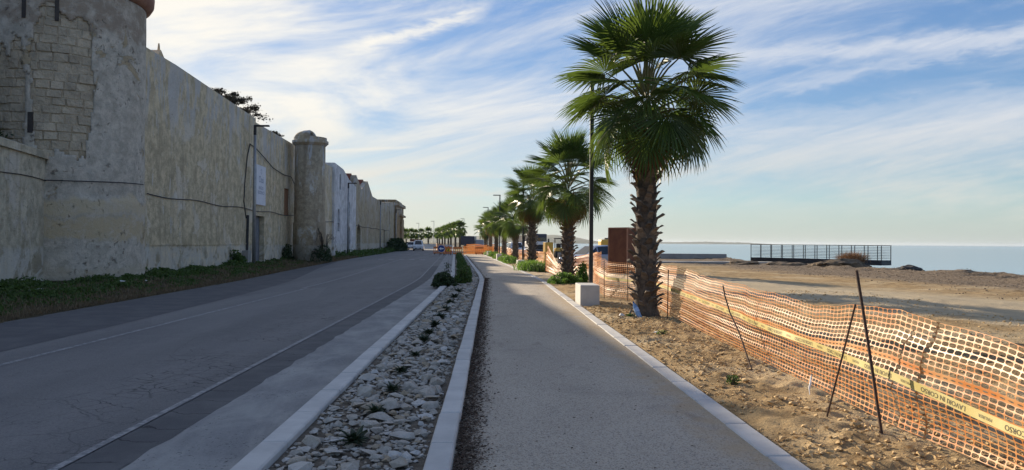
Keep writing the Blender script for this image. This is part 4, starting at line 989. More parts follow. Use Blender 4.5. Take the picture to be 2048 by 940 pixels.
def make_net(name, s0, s1, pitch, rows, solid=(), posf=net_pos, fine=True):
    nc = int((s1-s0)/pitch); nv = rows
    # corner grid plus rounded hole in each cell
    ss_ = s0+pitch*np.arange(nc+1)/1.0; gv = []; cache = {}
    def P_(i, j):
        k = (round(i*8), round(j*8))
        if k not in cache: cache[k] = len(gv); gv.append(posf(s0+pitch*i, j/nv))
        return cache[k]
    fs = []
    for i in range(nc):
        for j in range(nv):
            hx, hy = (0.035, 0.085) if fine else (0.07, 0.13)
            if j in solid: hx, hy = 0.16, 0.33
            outer = [P_(i, j), P_(i+.5, j), P_(i+1, j), P_(i+1, j+.5), P_(i+1, j+1), P_(i+.5, j+1), P_(i, j+1), P_(i, j+.5)]
            a = [(hx+.07, hy+.06), (.5, hy), (1-hx-.07, hy+.06), (1-hx, .5), (1-hx-.07, 1-hy-.06), (.5, 1-hy), (hx+.07, 1-hy-.06), (hx, .5)]
            c00, c10, c11, c01 = (np.array(gv[outer[k]]) for k in (0, 2, 4, 6))
            inner = []
            for (u, v_) in a:
                inner.append(len(gv)); gv.append(c00*(1-u)*(1-v_)+c10*u*(1-v_)+c11*u*v_+c01*(1-u)*v_)
            for k in range(8): fs.append((outer[k], outer[(k+1) % 8], inner[(k+1) % 8], inner[k]))
    return np_mesh(name, np.array(gv), np.array(fs), M_net, True)
tag(link('safety_net', make_net('safety_net', 0.0, s_at(18.2), 0.088, 22, (12,))), 'long orange mesh net along the dirt, from the right foreground to the nearest palm', 'safety net', 'orange safety nets')
tag(link('safety_net', make_net('safety_net', s_at(18.2)+0.004, s_at(26.0), 0.10, 20, (10, 9))), 'orange mesh net seen face on behind the nearest palm and concrete block', 'safety net', 'orange safety nets')
tag(link('safety_net', make_net('safety_net', s_at(26.0)+0.004, s_at(39.2), 0.12, 18, (0, 17, 8), fine=False)), 'sagging twisted orange net around the second palm', 'safety net', 'orange safety nets')
tag(link('safety_net', make_net('safety_net', s_at(39.2)+0.004, s_at(97.0), 0.26, 10, (0, 9, 4), fine=False)), 'far run of orange net behind the smaller palms', 'safety net', 'orange safety nets')
# barrier nets at the end of the path and along the works
def line_net(name, a, b, zt, pitch, rows, seed):
    a, b = np.array(a), np.array(b); L = np.hypot(*(b-a)); d_ = (b-a)/L; n_ = np.array([-d_[1], d_[0]])
    def pf(s, v):
        p = a+d_*s+n_*(0.25*noise.noise((s*.5, v*1.5, seed))); return np.array([p[0], p[1], 0.03+v*(zt+0.22*noise.noise((s*.35, 0, seed)))])
    return make_net(name, 0, L, pitch, rows, (0, rows-1, rows//2, rows//3, rows-3), pf, False)
tag(link('safety_net', line_net('safety_net', (-3.6, 97.5), (0.4, 97.0), 1.0, 0.2, 9, 3)), 'orange net closing the far end of the footpath', 'safety net', 'orange safety nets')
tag(link('safety_net', line_net('safety_net', (-3.4, 106), (1.2, 112), 1.25, 0.25, 9, 6)), 'heaped orange net just behind the closed end of the path', 'safety net', 'orange safety nets')
tag(link('safety_net', line_net('safety_net', (-5.9, 96), (-10.9, 150), 1.15, 0.4, 8, 9)), 'orange net along the road works beyond the round sign', 'safety net', 'orange safety nets')

# stakes, tape
def stake(pts, r, label):
    o = MB().tube(pts, r, 7).build('rebar_stake', M_rust, None, False, origin=pts[0]); return tag(o, label, 'stake', 'rusty stakes holding the net')
stake([(3.31, 6.24, -0.05), (3.30, 6.36, 0.4), (3.28, 6.48, 0.9), (3.26, 6.60, 1.37)], 0.0135, 'thick upright rusty stake nearest the camera')
stake([(3.12, 6.90, -0.05), (3.22, 6.82, 0.5), (3.315, 6.73, 1.06)], 0.009, 'thin slanting rusty bar propped against the nearest stake')
stake([(3.40, 9.65, -0.05), (3.42, 10.2, 0.36), (3.41, 10.6, 0.62), (3.40, 10.8, 0.84), (3.39, 10.86, 0.99)], 0.011, 'bent rusty stake, middle of the long net')
stake([(3.70, 15.6, -0.05), (3.72, 15.62, 1.05)], 0.011, 'short upright rusty stake near the tallest palm')
stake([(3.72, 20.25, -0.05), (3.72, 20.3, 1.05)], 0.011, 'rusty stake behind the trunk of the tallest palm')
stake([(3.26, 21.45, -0.05), (3.26, 21.5, 1.1)], 0.011, 'rusty stake at the bend of the net behind the first lamp post')
stake([(3.4, 26.0, -0.05), (3.42, 26.0, 1.2)], 0.012, 'rusty stake between the first lamp post and the second palm')
stake([(2.85, 39.1, -0.05), (2.85, 39.1, 1.6)], 0.014, 'rusty stake holding up the twisted corner of the net')
TZ = [(s_at(y), z) for y, z in ((2.2, 0.30), (5.0, 0.355), (6.4, 0.47), (8, 0.49), (9.5, 0.50), (11, 0.53), (15.7, 0.60), (18, 0.60), (20.2, 0.57), (21.4, 0.58), (22.5, 0.6))]
def tape_pos(s, v):                          # v across the width, metres
    zt, zb = interp(s, ZT), interp(s, ZB); z = interp(s, TZ)+0.010*noise.noise((s*1.4, 0, 3))
    p = net_pos(s, (z-zb)/(zt-zb)); q_ = fpt(s+0.05)-fpt(s-0.05); q_ = q_/np.hypot(*q_); nrm = np.array([-q_[1], q_[0]])
    if nrm[0] > 0: nrm = -nrm
    tw_ = 0.25*noise.noise((s*0.8, 5, 1)); e = 0.022+v*tw_
    return np.array([p[0]+nrm[0]*e, p[1]+nrm[1]*e, z+v*0.98])
vs = []; fs = []; SS = np.arange(0.1, s_at(22.3), 0.08)
for i, s in enumerate(SS): vs += [tape_pos(s, -0.036), tape_pos(s, 0.036)]
for i in range(len(SS)-1): fs.append((2*i, 2*i+2, 2*i+3, 2*i+1))
tape = tag(link('warning_tape', np_mesh('warning_tape', vs, fs, M_tape, True)), 'yellow warning tape with black lettering tied along the orange net', 'warning tape')
for k in range(16):
    s0 = 0.75+k*0.93
    for body, size, ds, sx in (('LAVORI IN CORSO', 0.056, 0.0, 1.10), ('MAURER', 0.034, 0.46, 1.1)):
        V_, F_ = text_mesh(body, size)
        pts = []
        for x, y, _ in V_:                     # printed upside down, as the tape hangs
            s = s0+ds+x*sx; p = tape_pos(s, -y); q_ = fpt(s+0.05)-fpt(s-0.05); q_ = q_/np.hypot(*q_); nrm = np.array([-q_[1], q_[0]])
            if nrm[0] > 0: nrm = -nrm
            pts.append((p[0]+nrm[0]*0.0025, p[1]+nrm[1]*0.0025, p[2]))
        lt_ = MB().add(pts, F_).build('lettering', M_tink, tape)
        if k > 3: struct(lt_, 'stuff')        # too small to pick the letters apart
# ripped scrap of net on the ground
mb = MB(); mb.tube([(3.44, 7.95, 0.20), (3.40, 7.88, 0.12), (3.37, 7.84, 0.09), (3.36, 7.8, 0.02)], [0.006, 0.012, 0.009, 0.004], 5)
tag(mb.build('tape_scrap', M_paper, None, origin=(3.36, 7.8, 0)), 'torn pale scrap of tape hanging off the bottom of the net', 'scrap')

# ------------------------------------------------------------------ loose sand clods, litter
clods = [hull_rock(9, 0.7, 100+k) for k in range(10)]
def clod_field(name, n, xr, yr, smin, smax, m, power=1.6, yp=1.3):
    P_, s_ = [], []
    for _ in range(n):
        y = yr[0]+(yr[1]-yr[0])*random.random()**yp; x = random.uniform(*xr)
        if x < 2.33+B(y): continue
        if noise.noise((x*0.8, y*0.8, 12)) < random.uniform(-0.5, 0.15): continue
        s = smin+(smax-smin)*random.random()**power; P_.append((x, y, zf(x, y)+s*0.2)); s_.append((s, s*random.uniform(.7, 1), s*.8))
    V_, F_ = scatter(clods, np.array(P_), np.array(s_), rng.uniform(0, 6.3, len(P_)), 0.3)
    return struct(link(name, np_mesh(name, V_, F_, m)), 'stuff')
clod_field('sand_clods', 13000, (2.32, 4.6), (4.0, 20), 0.012, 0.075, M_clod, 3.0)
clod_field('sand_clods', 9000, (3.8, 12), (3.5, 26), 0.015, 0.08, M_clod, 3.0)
clod_field('shore_pebbles', 9000, (16, 30), (18, 70), 0.02, 0.11, M_pebble, 2.5, 1.0)
for x, y, s in ((2.95, 8.6, 0.12), (3.02, 7.4, 0.10), (3.18, 6.45, 0.11), (2.8, 9.1, 0.08), (2.72, 10.6, 0.09), (3.22, 7.1, 0.13), (2.85, 6.0, .1)):
    o = link('stone', np_mesh('stone', *rocks[int(s*100) % 24], M_clod), g, (x, y, zf(x, y)+s*0.2), (0, 0, x*9), (s, s*.8, s*.7))
# brown leaf litter along the kerb
V_, F_ = [], []
def flake(x, y, z, s, a, tilt):
    o = len(V_); c, d_ = cos(a)*s, sin(a)*s; V_.extend([(x-c, y-d_, z), (x-d_*.4, y+c*.4, z+tilt*s), (x+c, y+d_, z+tilt*s*0.6), (x+d_*.4, y-c*.4, z)]); F_.append((o, o+1, o+2, o+3))
for _ in range(24000):
    y = 4.2+29*random.random()**1.4; wd = 0.17+0.07*noise.noise((y*1.5, 0, 2)); x = -0.255+abs(random.gauss(0, 1))*wd*0.62
    flake(x, y, 0.004+random.random()*0.018, random.uniform(.007, .02), random.uniform(0, 6.3), random.uniform(-.2, .8))
for _ in range(900):
    y = 4.4+34*random.random()**1.3; flake(random.uniform(-0.1, 2.05), y, 0.004, random.uniform(.006, .02)*random.random()+.004, random.uniform(0, 6.3), 0.3)
for _ in range(2500):
    y = random.uniform(33, 90); flake(-0.25+B(y)+abs(random.gauss(0, 1))*0.1, y, 0.006, random.uniform(.01, .03), random.uniform(0, 6.3), 0.4)
struct(link('leaf_litter', np_mesh('leaf_litter', V_, F_, M_litter)), 'stuff')

# ------------------------------------------------------------------ plants
def blades(n, fn, mat_, name, seed=0):
    """fn(r) -> base, dir, length, width ; every blade is a bent strip"""
    r = random.Random(seed); V_, F_ = [], []
    for _ in range(n):
        b, d_, L, w_ = fn(r); b = Vector(b); d_ = Vector(d_).normalized()
        sd = d_.cross(Vector((r.gauss(0, 1), r.gauss(0, 1), r.gauss(0, 1)))).normalized()*w_; o = len(V_)
        m_ = b+d_*L*0.55; e = b+d_*L+Vector((d_.x, d_.y, -0.35))*L*0.18
        V_.extend([b-sd*.6, b+sd*.6, m_+sd, e, m_-sd]); F_.extend([(o, o+1, o+2), (o, o+2, o+4), (o+4, o+2, o+3)])
    return np_mesh(name, V_, F_, mat_)
def leaves(n, fn, mat_, name, seed=0):
    """fn(r) -> centre, size"""
    r = random.Random(seed); V_, F_ = [], []
    for _ in range(n):
        c, s = fn(r); c = Vector(c); a = Vector((r.gauss(0, 1), r.gauss(0, 1), r.gauss(0, 1))).normalized(); b = a.cross(Vector((r.gauss(0, 1), r.gauss(0, 1), r.gauss(0, 1)))).normalized(); o = len(V_)
        V_.extend([c-a*s, c+b*s*.45, c+a*s, c-b*s*.45]); F_.append((o, o+1, o+2, o+3))
    return np_mesh(name, V_, F_, mat_)
def verge_w(y): return interp(y, LEFT)
def f_weed(r):
    while True:
        y = 14+60*r.random()**1.5; wl = -13-0.035*y; 
        if y < 31.5 and y > 24.5: wl = max(wl, -16+sqrt(max(0, 2.9**2-(y-28.3)**2)))
        le = verge_w(y); t = r.random()**0.75; x = wl+0.05+(le-0.5-wl)*t
        if y < 24.5: 
            xx = -15.05+(25.75-y)*0.2235+0.05; x = xx+(le-0.5-xx)*t
        if 46.5 < y < 50 and r.random() < 0.85: continue
        k = noise.noise((x*0.9, y*0.45, 3))+0.5*noise.noise((x*2.5, y*1.5, 7))+0.55*(1-t)-0.25-0.012*max(0, y-35)
        if k < r.uniform(-0.25, 0.45): continue
        h = 0.05+0.30*max(0, k)*(1-0.6*t)
        return (x+r.gauss(0, .03), y, zf(x, y)+h*r.random()), max(0.03, 0.055*r.uniform(.6, 1.5)*(1+max(0, y-25)/40))
struct(link('verge_weeds', leaves(42000, f_weed, M_grass, 'verge_weeds', 3)), 'stuff')
def f_grass(r):
    y = 14+70*r.random()**1.5; le = verge_w(y); t = r.random()**1.6; x = le-0.10-2.8*t
    return (x, y, zf(x, y)), (r.gauss(0, .4), r.gauss(0, .4), 1), r.uniform(.05, .20), 0.006*(1+y/25)
struct(link('verge_grass', blades(16000, f_grass, M_dry, 'verge_grass', 4)), 'stuff')
def f_g3(r):
    y = 75+75*r.random(); le = verge_w(y); wl = -13-0.035*y; x = wl+0.1+(le-wl)*r.random()**1.8
    return (x, y, 0.0+0.5*r.random()**2*(1+0.8*noise.noise((y*.3, 0, 0)))), r.uniform(.08, .18)
struct(link('verge_weeds', leaves(9000, f_g3, M_grass, 'verge_weeds', 5)), 'stuff')

def shrub(name, label, cat, loc, rad, h, n, m, leaf, seed, group=None, stem=True, blade=False):
    t = thing(name, label, cat, loc, 0, group)
    def fn(r):
        while True:
            p = Vector((r.uniform(-1, 1), r.uniform(-1, 1), r.random()))
            if p.x**2+p.y**2+(p.z*0.9)**2 < 0.8+0.9*noise.noise(Vector((p.x*rad[0]*2.2, p.y*rad[1]*2.2, p.z*.6))+Vector((seed, 0, 0))) and noise.noise(p*3.1+Vector((0, seed, 5))) > -0.15: break
        return (p.x*rad[0], p.y*rad[1], p.z*h), leaf*r.uniform(.6, 1.4)
    if blade:
        link('foliage', blades(n, lambda r: ((r.gauss(0, .45)*rad[0], r.gauss(0, .45)*rad[1], 0), (r.gauss(0, .38), r.gauss(0, .38), 1), h*r.uniform(.5, 1.1), leaf), m, 'foliage', seed), t)
    else: link('foliage', leaves(n, fn, m, 'foliage', seed), t)
    if stem:
        mb = MB(); r = random.Random(seed)
        for _ in range(7):
            a = r.uniform(0, 6.3); mb.tube([(0, 0, -0.02), (cos(a)*rad[0]*.3, sin(a)*rad[1]*.3, h*.45), (cos(a)*rad[0]*.7, sin(a)*rad[1]*.7, h*.85)], [0.014, 0.01, 0.004], 4)
        mb.build('stem', M_bark, t)
    return t
shrub('shrub', 'dark spiky shrub spilling over the kerb at the far end of the stony bed', 'shrub', (-1.62, 26.6, 0.05), (0.55, 1.0), 0.46, 4200, M_shrub, 0.05, 41)
t = thing('shrub', 'tallest upright sprig standing in the dark shrub by the kerb', 'shrub', (-1.55, 27.0, 0.05))
link('foliage', leaves(200, lambda r: ((r.gauss(0, .06), r.gauss(0, .06), r.random()**1.3*0.8), 0.04), M_shrub, 'foliage', 44), t); MB().tube([(0, 0, 0), (0.02, 0, .9)], [.012, .004], 5).build('stem', M_bark, t)
shrub('shrub', 'green feathery shrub in the bed right of the dark spiky one', 'shrub', (-1.05, 28.2, 0.05), (0.36, 1.3), 0.66, 2400, M_grass, 0.045, 42)
for k, y in enumerate((33, 38, 43.5, 50, 57, 65, 74, 83)):
    shrub('shrub', ['low green shrub directly behind the feathery one in the bed', 'second low green shrub up the bed', 'third low green shrub up the bed', 'bushy green shrub halfway up the far bed', 'rounded green shrub two thirds up the far bed', 'green shrub level with the dashed line on the road', 'small green shrub near the end of the bed', 'last small green shrub before the barriers'][k], 'shrub', (-1.08+B(y), y, 0.04), (0.34, 2.3), random.uniform(.32, .55), 900, M_grass, 0.06, 50+k, 'shrubs filling the far half of the bed')
# succulents down the middle of the bed
def aloe_leaf(seed):
    r = random.Random(seed); L = 1.0; mb = MB(); vs = []
    for t, w_ in ((0, .13), (.35, .20), (.7, .13), (1.0, .008)):
        z_ = L*t*0.95-0.25*t*t; y_ = 0.30*t+0.28*t*t; vs += [(-w_, y_+.03, z_), (0, y_-.03, z_), (w_, y_+.03, z_), (0, y_+.05, z_-.02)]
    mb.add(vs, [(4*i+k, 4*i+(k+1) % 4, 4*i+4+(k+1) % 4, 4*i+4+k) for i in range(3) for k in range(4)])
    return mb.mesh('leaf', M_aloe, True)
AL = [aloe_leaf(k) for k in range(3)]
al_px = [(-1.03, 5.75, .165, 'largest succulent, nearest the camera in the stony bed'), (-1.01, 6.72, .13, 'second succulent from the camera in the stony bed'), (-1.00, 7.75, .125, 'third succulent from the camera, beside a big flat stone'), (-1.04, 8.85, .13, 'fourth succulent from the camera, dark and upright'), (-1.0, 10.1, .11, 'fifth succulent from the camera, small and low'),
         (-1.02, 11.6, .16, 'sixth succulent, first of the close row'), (-1.02, 12.5, .16, 'seventh succulent, second of the close row'), (-1.0, 13.7, .17, 'eighth succulent in the close row'), (-1.0, 15.2, .17, 'ninth succulent in the close row'), (-1.0, 16.8, .17, 'tenth succulent in the close row'), (-0.99, 18.6, .18, 'eleventh succulent, nearing the dark shrub'), (-0.98, 20.6, .19, 'twelfth succulent, nearing the dark shrub'), (-0.98, 22.8, .2, 'last succulent before the dark shrub')]
for i, (x, y, s, lb) in enumerate(al_px):
    t = thing('succulent', lb, 'succulent', (x, y, 0.06), random.uniform(0, 6), 'succulents planted down the stony bed')
    for k in range(34):
        u = k/34; a = k*2.4; link('leaf', AL[k % 3], t, (0.012*cos(a), 0.012*sin(a), 0.01), (0.15-1.05*u**1.0 if False else -0.05-0.95*u, 0, a), s*random.uniform(.7, 1.1)*(1.0-.2*u))
    if y > 11:
        link('side_shoot', AL[0], t, (0, 0, 0), (0.1, 0, 1), s)
# weeds by the palms
shrub('weed', 'bright green leafy weed at the foot of the second palm', 'weed', (2.95, 29.6, 0), (0.75, 0.8), 0.42, 3000, M_bright, 0.045, 61, None)
shrub('weed', 'tall bright weed climbing the net right of the second palm', 'weed', (3.65, 30.0, 0), (0.28, 0.4), 0.95, 1500, M_bright, 0.045, 62, None)
shrub('weed', 'long green grass clump behind the second concrete block', 'grass clump', (2.35, 43.2, 0), (0.8, 1.5), 0.66, 1500, M_bright, 0.018, 63, None, False, True)
shrub('weed', 'dark green grass clump at the foot of the third palm', 'grass clump', (2.75, 41.5, 0), (0.6, 1.0), 0.5, 1100, M_grass, 0.02, 64, None, False, True)
for k, (y, lb) in enumerate(((58, 'green tuft at the foot of the fourth palm'), (63, 'green tuft between the fourth and the fifth palm'), (72, 'green tuft at the foot of the fifth palm'), (84, 'green tuft at the foot of the sixth palm'), (94, 'green tuft at the closed end of the path'))):
    shrub('weed', lb, 'weed', (2.75+B(y), y, 0), (0.7, 2.0), 0.55, 1300, M_bright, 0.07, 70+k, 'weeds under the smaller palms', False)
shrub('weed', 'small half dead weed on the sand near the bent stake', 'weed', (2.78, 8.55, 0), (0.10, 0.10), 0.09, 260, M_grass, 0.014, 81, None)
shrub('weed', 'tiny green sprig on the sand in front of the tallest palm', 'weed', (3.05, 13.2, 0), (0.12, 0.10), 0.07, 90, M_bright, 0.014, 82, None)
# thorny shrub against the wall, dark hedge by the gate
bs = shrub('shrub', 'dark straggly shrub with arching branches at the foot of the slim turret', 'shrub', (-12.5, 56.0, 0.05), (0.6, 2.6), 1.25, 1500, M_shrub, 0.085, 91)
mb = MB(); r = random.Random(5)
for k in range(14):
    a = r.uniform(-1.2, 1.2); L = r.uniform(1.5, 3.4); sx = r.choice((-1, 1)); mb.tube([(0, 0, 0), (0.2, sx*L*.4, 1.2+r.random()), (0.3, sx*L*.9, 1.5+r.random()), (0.35, sx*L*1.3, 1.2+r.random()*.9)], [.03, .022, .014, .006], 4)
mb.build('branch', M_bark, bs)
shrub('shrub', 'thin weedy shrub against the wall right of the doorway', 'shrub', (-14.6, 54.5, 0.15), (0.4, 0.9), 1.2, 500, M_shrub, 0.09, 92)
shrub('shrub', 'bushy weed climbing the wall left of the drain pipe', 'shrub', (-14.15, 42.5, 0.15), (0.4, 0.8), 0.9, 1500, M_grass, 0.07, 93)
shrub('hedge', 'large dark bush at the foot of the ochre gateway', 'bush', (-15.9, 128, 0.0), (1.5, 9), 2.1, 4200, M_shrub, 0.2, 94)
# dry tumble of twigs by the railing
t = thing('dry_bush', 'rusty brown dry bush in front of the sea railing', 'bush', (27.1, 55.6, 0.15))
link('foliage', blades(1500, lambda r: ((r.gauss(0, .35), r.gauss(0, .35), 0.1), (r.gauss(0, .75), r.gauss(0, .75), 1), r.uniform(.5, 1.15), .012), M_twig, 'foliage', 7), t)
MB().tube([(0, 0, 0), (.1, .05, .5)], [.04, .01], 5).build('stem', M_bark, t)
# conifer behind the wall
pt = thing('conifer_tree', 'dark spreading conifer rising behind the tall beige wall', 'tree', (-26.9, 74.0, 0.0))
MB().tube([(0, 0, 0), (0.2, 0, 5), (-0.2, 0.2, 10), (-.6, 0, 14.5)], [.45, .36, .25, .08], 9).build('trunk', M_bark, pt, True)
limb = MB(); cl = []; r = random.Random(8)
for k in range(46):
    z0_ = 8.0+7.6*k/46; a = k*2.39996; L = (6.4-0.42*(z0_-8.0))*r.uniform(.7, 1.2); e = (cos(a)*L, sin(a)*L, z0_+0.35*L*r.uniform(.3, 1.0))
    limb.tube([(-.2, 0, z0_), (e[0]*.5, e[1]*.5, z0_+(e[2]-z0_)*.35), e], [.10, .06, .02], 5)
    for _ in range(9):
        t_ = r.uniform(.35, 1.08); cl.append((e[0]*t_+r.gauss(0, .28), e[1]*t_+r.gauss(0, .28), z0_+(e[2]-z0_)*t_**1.5+r.gauss(0, .12), r.uniform(.35, .62)))
limb.build('limb', M_bark, pt)
link('crown', leaves(34000, lambda r_: (lambda c: ((c[0]+r_.gauss(0, .5)*c[3], c[1]+r_.gauss(0, .5)*c[3], c[2]+r_.gauss(0, .26)*c[3]), r_.uniform(.07, .15)))(r_.choice(cl)), M_pine, 'crown', 9), pt)
# ruined mossy masonry seen over the garden wall is part of the tower's left side; ivy on it
t = thing('dry_creeper', 'dark dead creeper hanging over the garden wall beside the round tower', 'plant', (-15.9, 25.35, 4.5))
def f_ivy(r_):
    u = r_.random(); return (-1.0*u-0.2+r_.gauss(0, .15), -0.45-0.1*u+r_.gauss(0, .10)+0.3*u, r_.random()**1.5*1.9*(0.3+u)), r_.uniform(.04, .09)
link('foliage', leaves(1500, f_ivy, M_shrub, 'foliage', 17), t)

# ------------------------------------------------------------------ litter and bottle by the tallest palm
t = thing('plastic_bottle', 'blue plastic bottle leaning against the foot of the tallest palm', 'bottle', (3.02, 16.02, 0.0)); t.rotation_euler = (0.25, -0.55+1.05, 0.4); t.rotation_euler = (0.30, 0.10, 0.2)
t.rotation_euler = (-0.35, -0.35, 0.0); t.location = (3.20, 15.98, 0.0)
MB().lathe([(.04, 0), (.052, .01), (.054, .10), (.05, .12), (.054, .14), (.054, .24), (.045, .29), (.018, .34), (.016, .36)], 16).build('body', M_bottle, t, True)
MB().lathe([(.055, .145), (.0555, .15), (.0555, .23), (.055, .235)], 16, cap=False).build('label', M_blabel, t, True)
MB().lathe([(.019, .355), (.019, .385)], 12).build('cap', M_blue, t)
t = tag(link('crumpled_tissue', np_mesh('crumpled_tissue', *hull_rock(18, .7, 77), M_paper), None, (2.83, 16.1, 0.05), (0, 0, 1), (.20, .13, .12)), 'crumpled white tissue left of the leaning bottle', 'litter')
tag(link('crumpled_tissue', np_mesh('crumpled_tissue', *hull_rock(14, .5, 78), M_paper), None, (2.95, 13.3, 0.02), (0, 0, 1), (.14, .10, .05)), 'white flattened litter lying on the sand in front of the palm', 'litter')
mb = MB(); mb.tube([(2.98, 16.15, .03), (3.05, 16.2, .14), (3.14, 16.25, .10)], [.01, .035, .012], 5); tag(mb.build('palm_stub', M_boot, None, origin=(2.98, 16.15, .03)), 'broken dark palm stub beside the bottle', 'palm stub')
shrub('weed', 'dark green leaf scraps between the tissue and the bottle', 'weed', (3.03, 16.1, 0), (.14, .12), .10, 200, M_grass, .03, 83, None, False)
for i, (x, y, lb) in enumerate(((-11.9, 20.2, 'small white paper scrap on the verge near the left edge'), (-11.9, 24.6, 'white paper scrap on the grass below the round tower'), (-11.6, 25.6, 'flat pale scrap at the roadside right of the tower foot'))):
    tag(link('paper_scrap', np_mesh('paper_scrap', *hull_rock(9, .3, 90+i), M_paper), None, (x, y, zf(x, y)+.17), (.2, .1, i), (.28, .14, .14)), lb, 'litter', 'litter on the left verge')
# ------------------------------------------------------------------ shore: railing platform, slab, low wall, rock
pa, pb = Vector((24.1, 69.0, 0)), Vector((31.0, 58.7, 0)); pd = (pb-pa).normalized(); pn = Vector((-pd.y, pd.x, 0)); PL = (pb-pa).length
if pn.x < 0: pn = -pn
pf = thing('sea_platform', 'dark steel platform with tall horizontal railings above the water', 'platform', pa)
def PP(s, o, z): return pa+pd*s+pn*o+Vector((0, 0, z))
def pbox(s0, s1, o0, o1, z0, z1):
    return MB().add([PP(s0,o0,z0), PP(s1,o0,z0), PP(s1,o1,z0), PP(s0,o1,z0), PP(s0,o0,z1), PP(s1,o0,z1), PP(s1,o1,z1), PP(s0,o1,z1)], [(0,3,2,1),(4,5,6,7),(0,1,5,4),(1,2,6,5),(2,3,7,6),(3,0,4,7)])
DZ = 0.37
pbox(0, PL, 0, 1.5, DZ-0.40, DZ).build('deck', M_steel, pf, off=pa)
for o_ in (0.03, 1.47):
    for k in range(12):
        s = PL*k/11; s = min(max(s, 0.03), PL-0.03); pbox(s-0.025, s+0.025, o_-0.02, o_+0.02, DZ, DZ+1.16).build('post', M_steel, pf, off=pa)
    for k in range(8): pbox(0, PL, o_-0.009, o_+0.009, DZ+0.13+0.128*k, DZ+0.146+0.128*k).build('rail', M_steel, pf, off=pa)
    pbox(-0.02, PL+0.02, o_-0.03, o_+0.03, DZ+1.162, DZ+1.21).build('handrail', M_steel, pf, off=pa)
for s in (0.02, PL-0.02):
    for k in range(8): pbox(s-0.009, s+0.009, 0.045, 1.45, DZ+0.13+0.128*k, DZ+0.146+0.128*k).build('rail', M_steel, pf, off=pa)
for k in range(5): pbox(PL*(k+.2)/5, PL*(k+.2)/5+.2, .3, 1.3, -1.6, DZ-0.402).build('pile', M_steel, pf, off=pa)
tag(MB().bbox((17.0, 79.5, -0.3), (25.2, 80.0, 0.52), 0.02).build('low_wall', M_grey, None, origin=(21, 79.7, 0)), 'low grey concrete wall in front of the sea', 'wall')
tag(MB().bbox((13.5, 61.0, -0.2), (24.0, 63.5, 0.12), 0.02, Matrix.Rotation(0.0, 3, 'Z')).build('concrete_slab', M_grey, None, origin=(19, 62, 0)), 'flat concrete slab leading to the steel platform', 'slab')
def boulder(name, label, loc, size, seed, m, cat='rock'):
    bm = bmesh.new(); bmesh.ops.create_icosphere(bm, subdivisions=4, radius=1)
    for v in bm.verts:
        n_ = v.co.normalized(); k = 1+0.35*noise.noise(n_*1.6+Vector((seed, 0, 0)))+0.16*noise.noise(n_*4+Vector((0, seed, 0)))+0.08*noise.noise(n_*10); v.co = Vector((n_.x*size[0], n_.y*size[1], n_.z*size[2]))*k
    me = bpy.data.meshes.new(name); bm.to_mesh(me); bm.free(); me.materials.append(m); return tag(link(name, me, None, loc), label, cat)
boulder('rock', 'dark rock at the water line right of the railing', (28.2, 50.0, -0.25), (1.1, 0.8, 0.46), 3, M_darkrock)
boulder('seaweed_heap', 'large heap of dark dry seaweed below the right end of the railing', (25.4, 53.6, -0.1), (2.0, 1.2, 0.62), 7, M_weedheap, 'seaweed heap')
boulder('seaweed_heap', 'heap of brown dry seaweed below the middle of the railing', (22.9, 57.5, -0.15), (1.9, 1.2, 0.40), 9, M_weedheap, 'seaweed heap')
boulder('seaweed_heap', 'low mound of seaweed below the left end of the railing', (20.4, 60.0, -0.15), (1.7, 1.1, 0.36), 12, M_weedheap, 'seaweed heap')

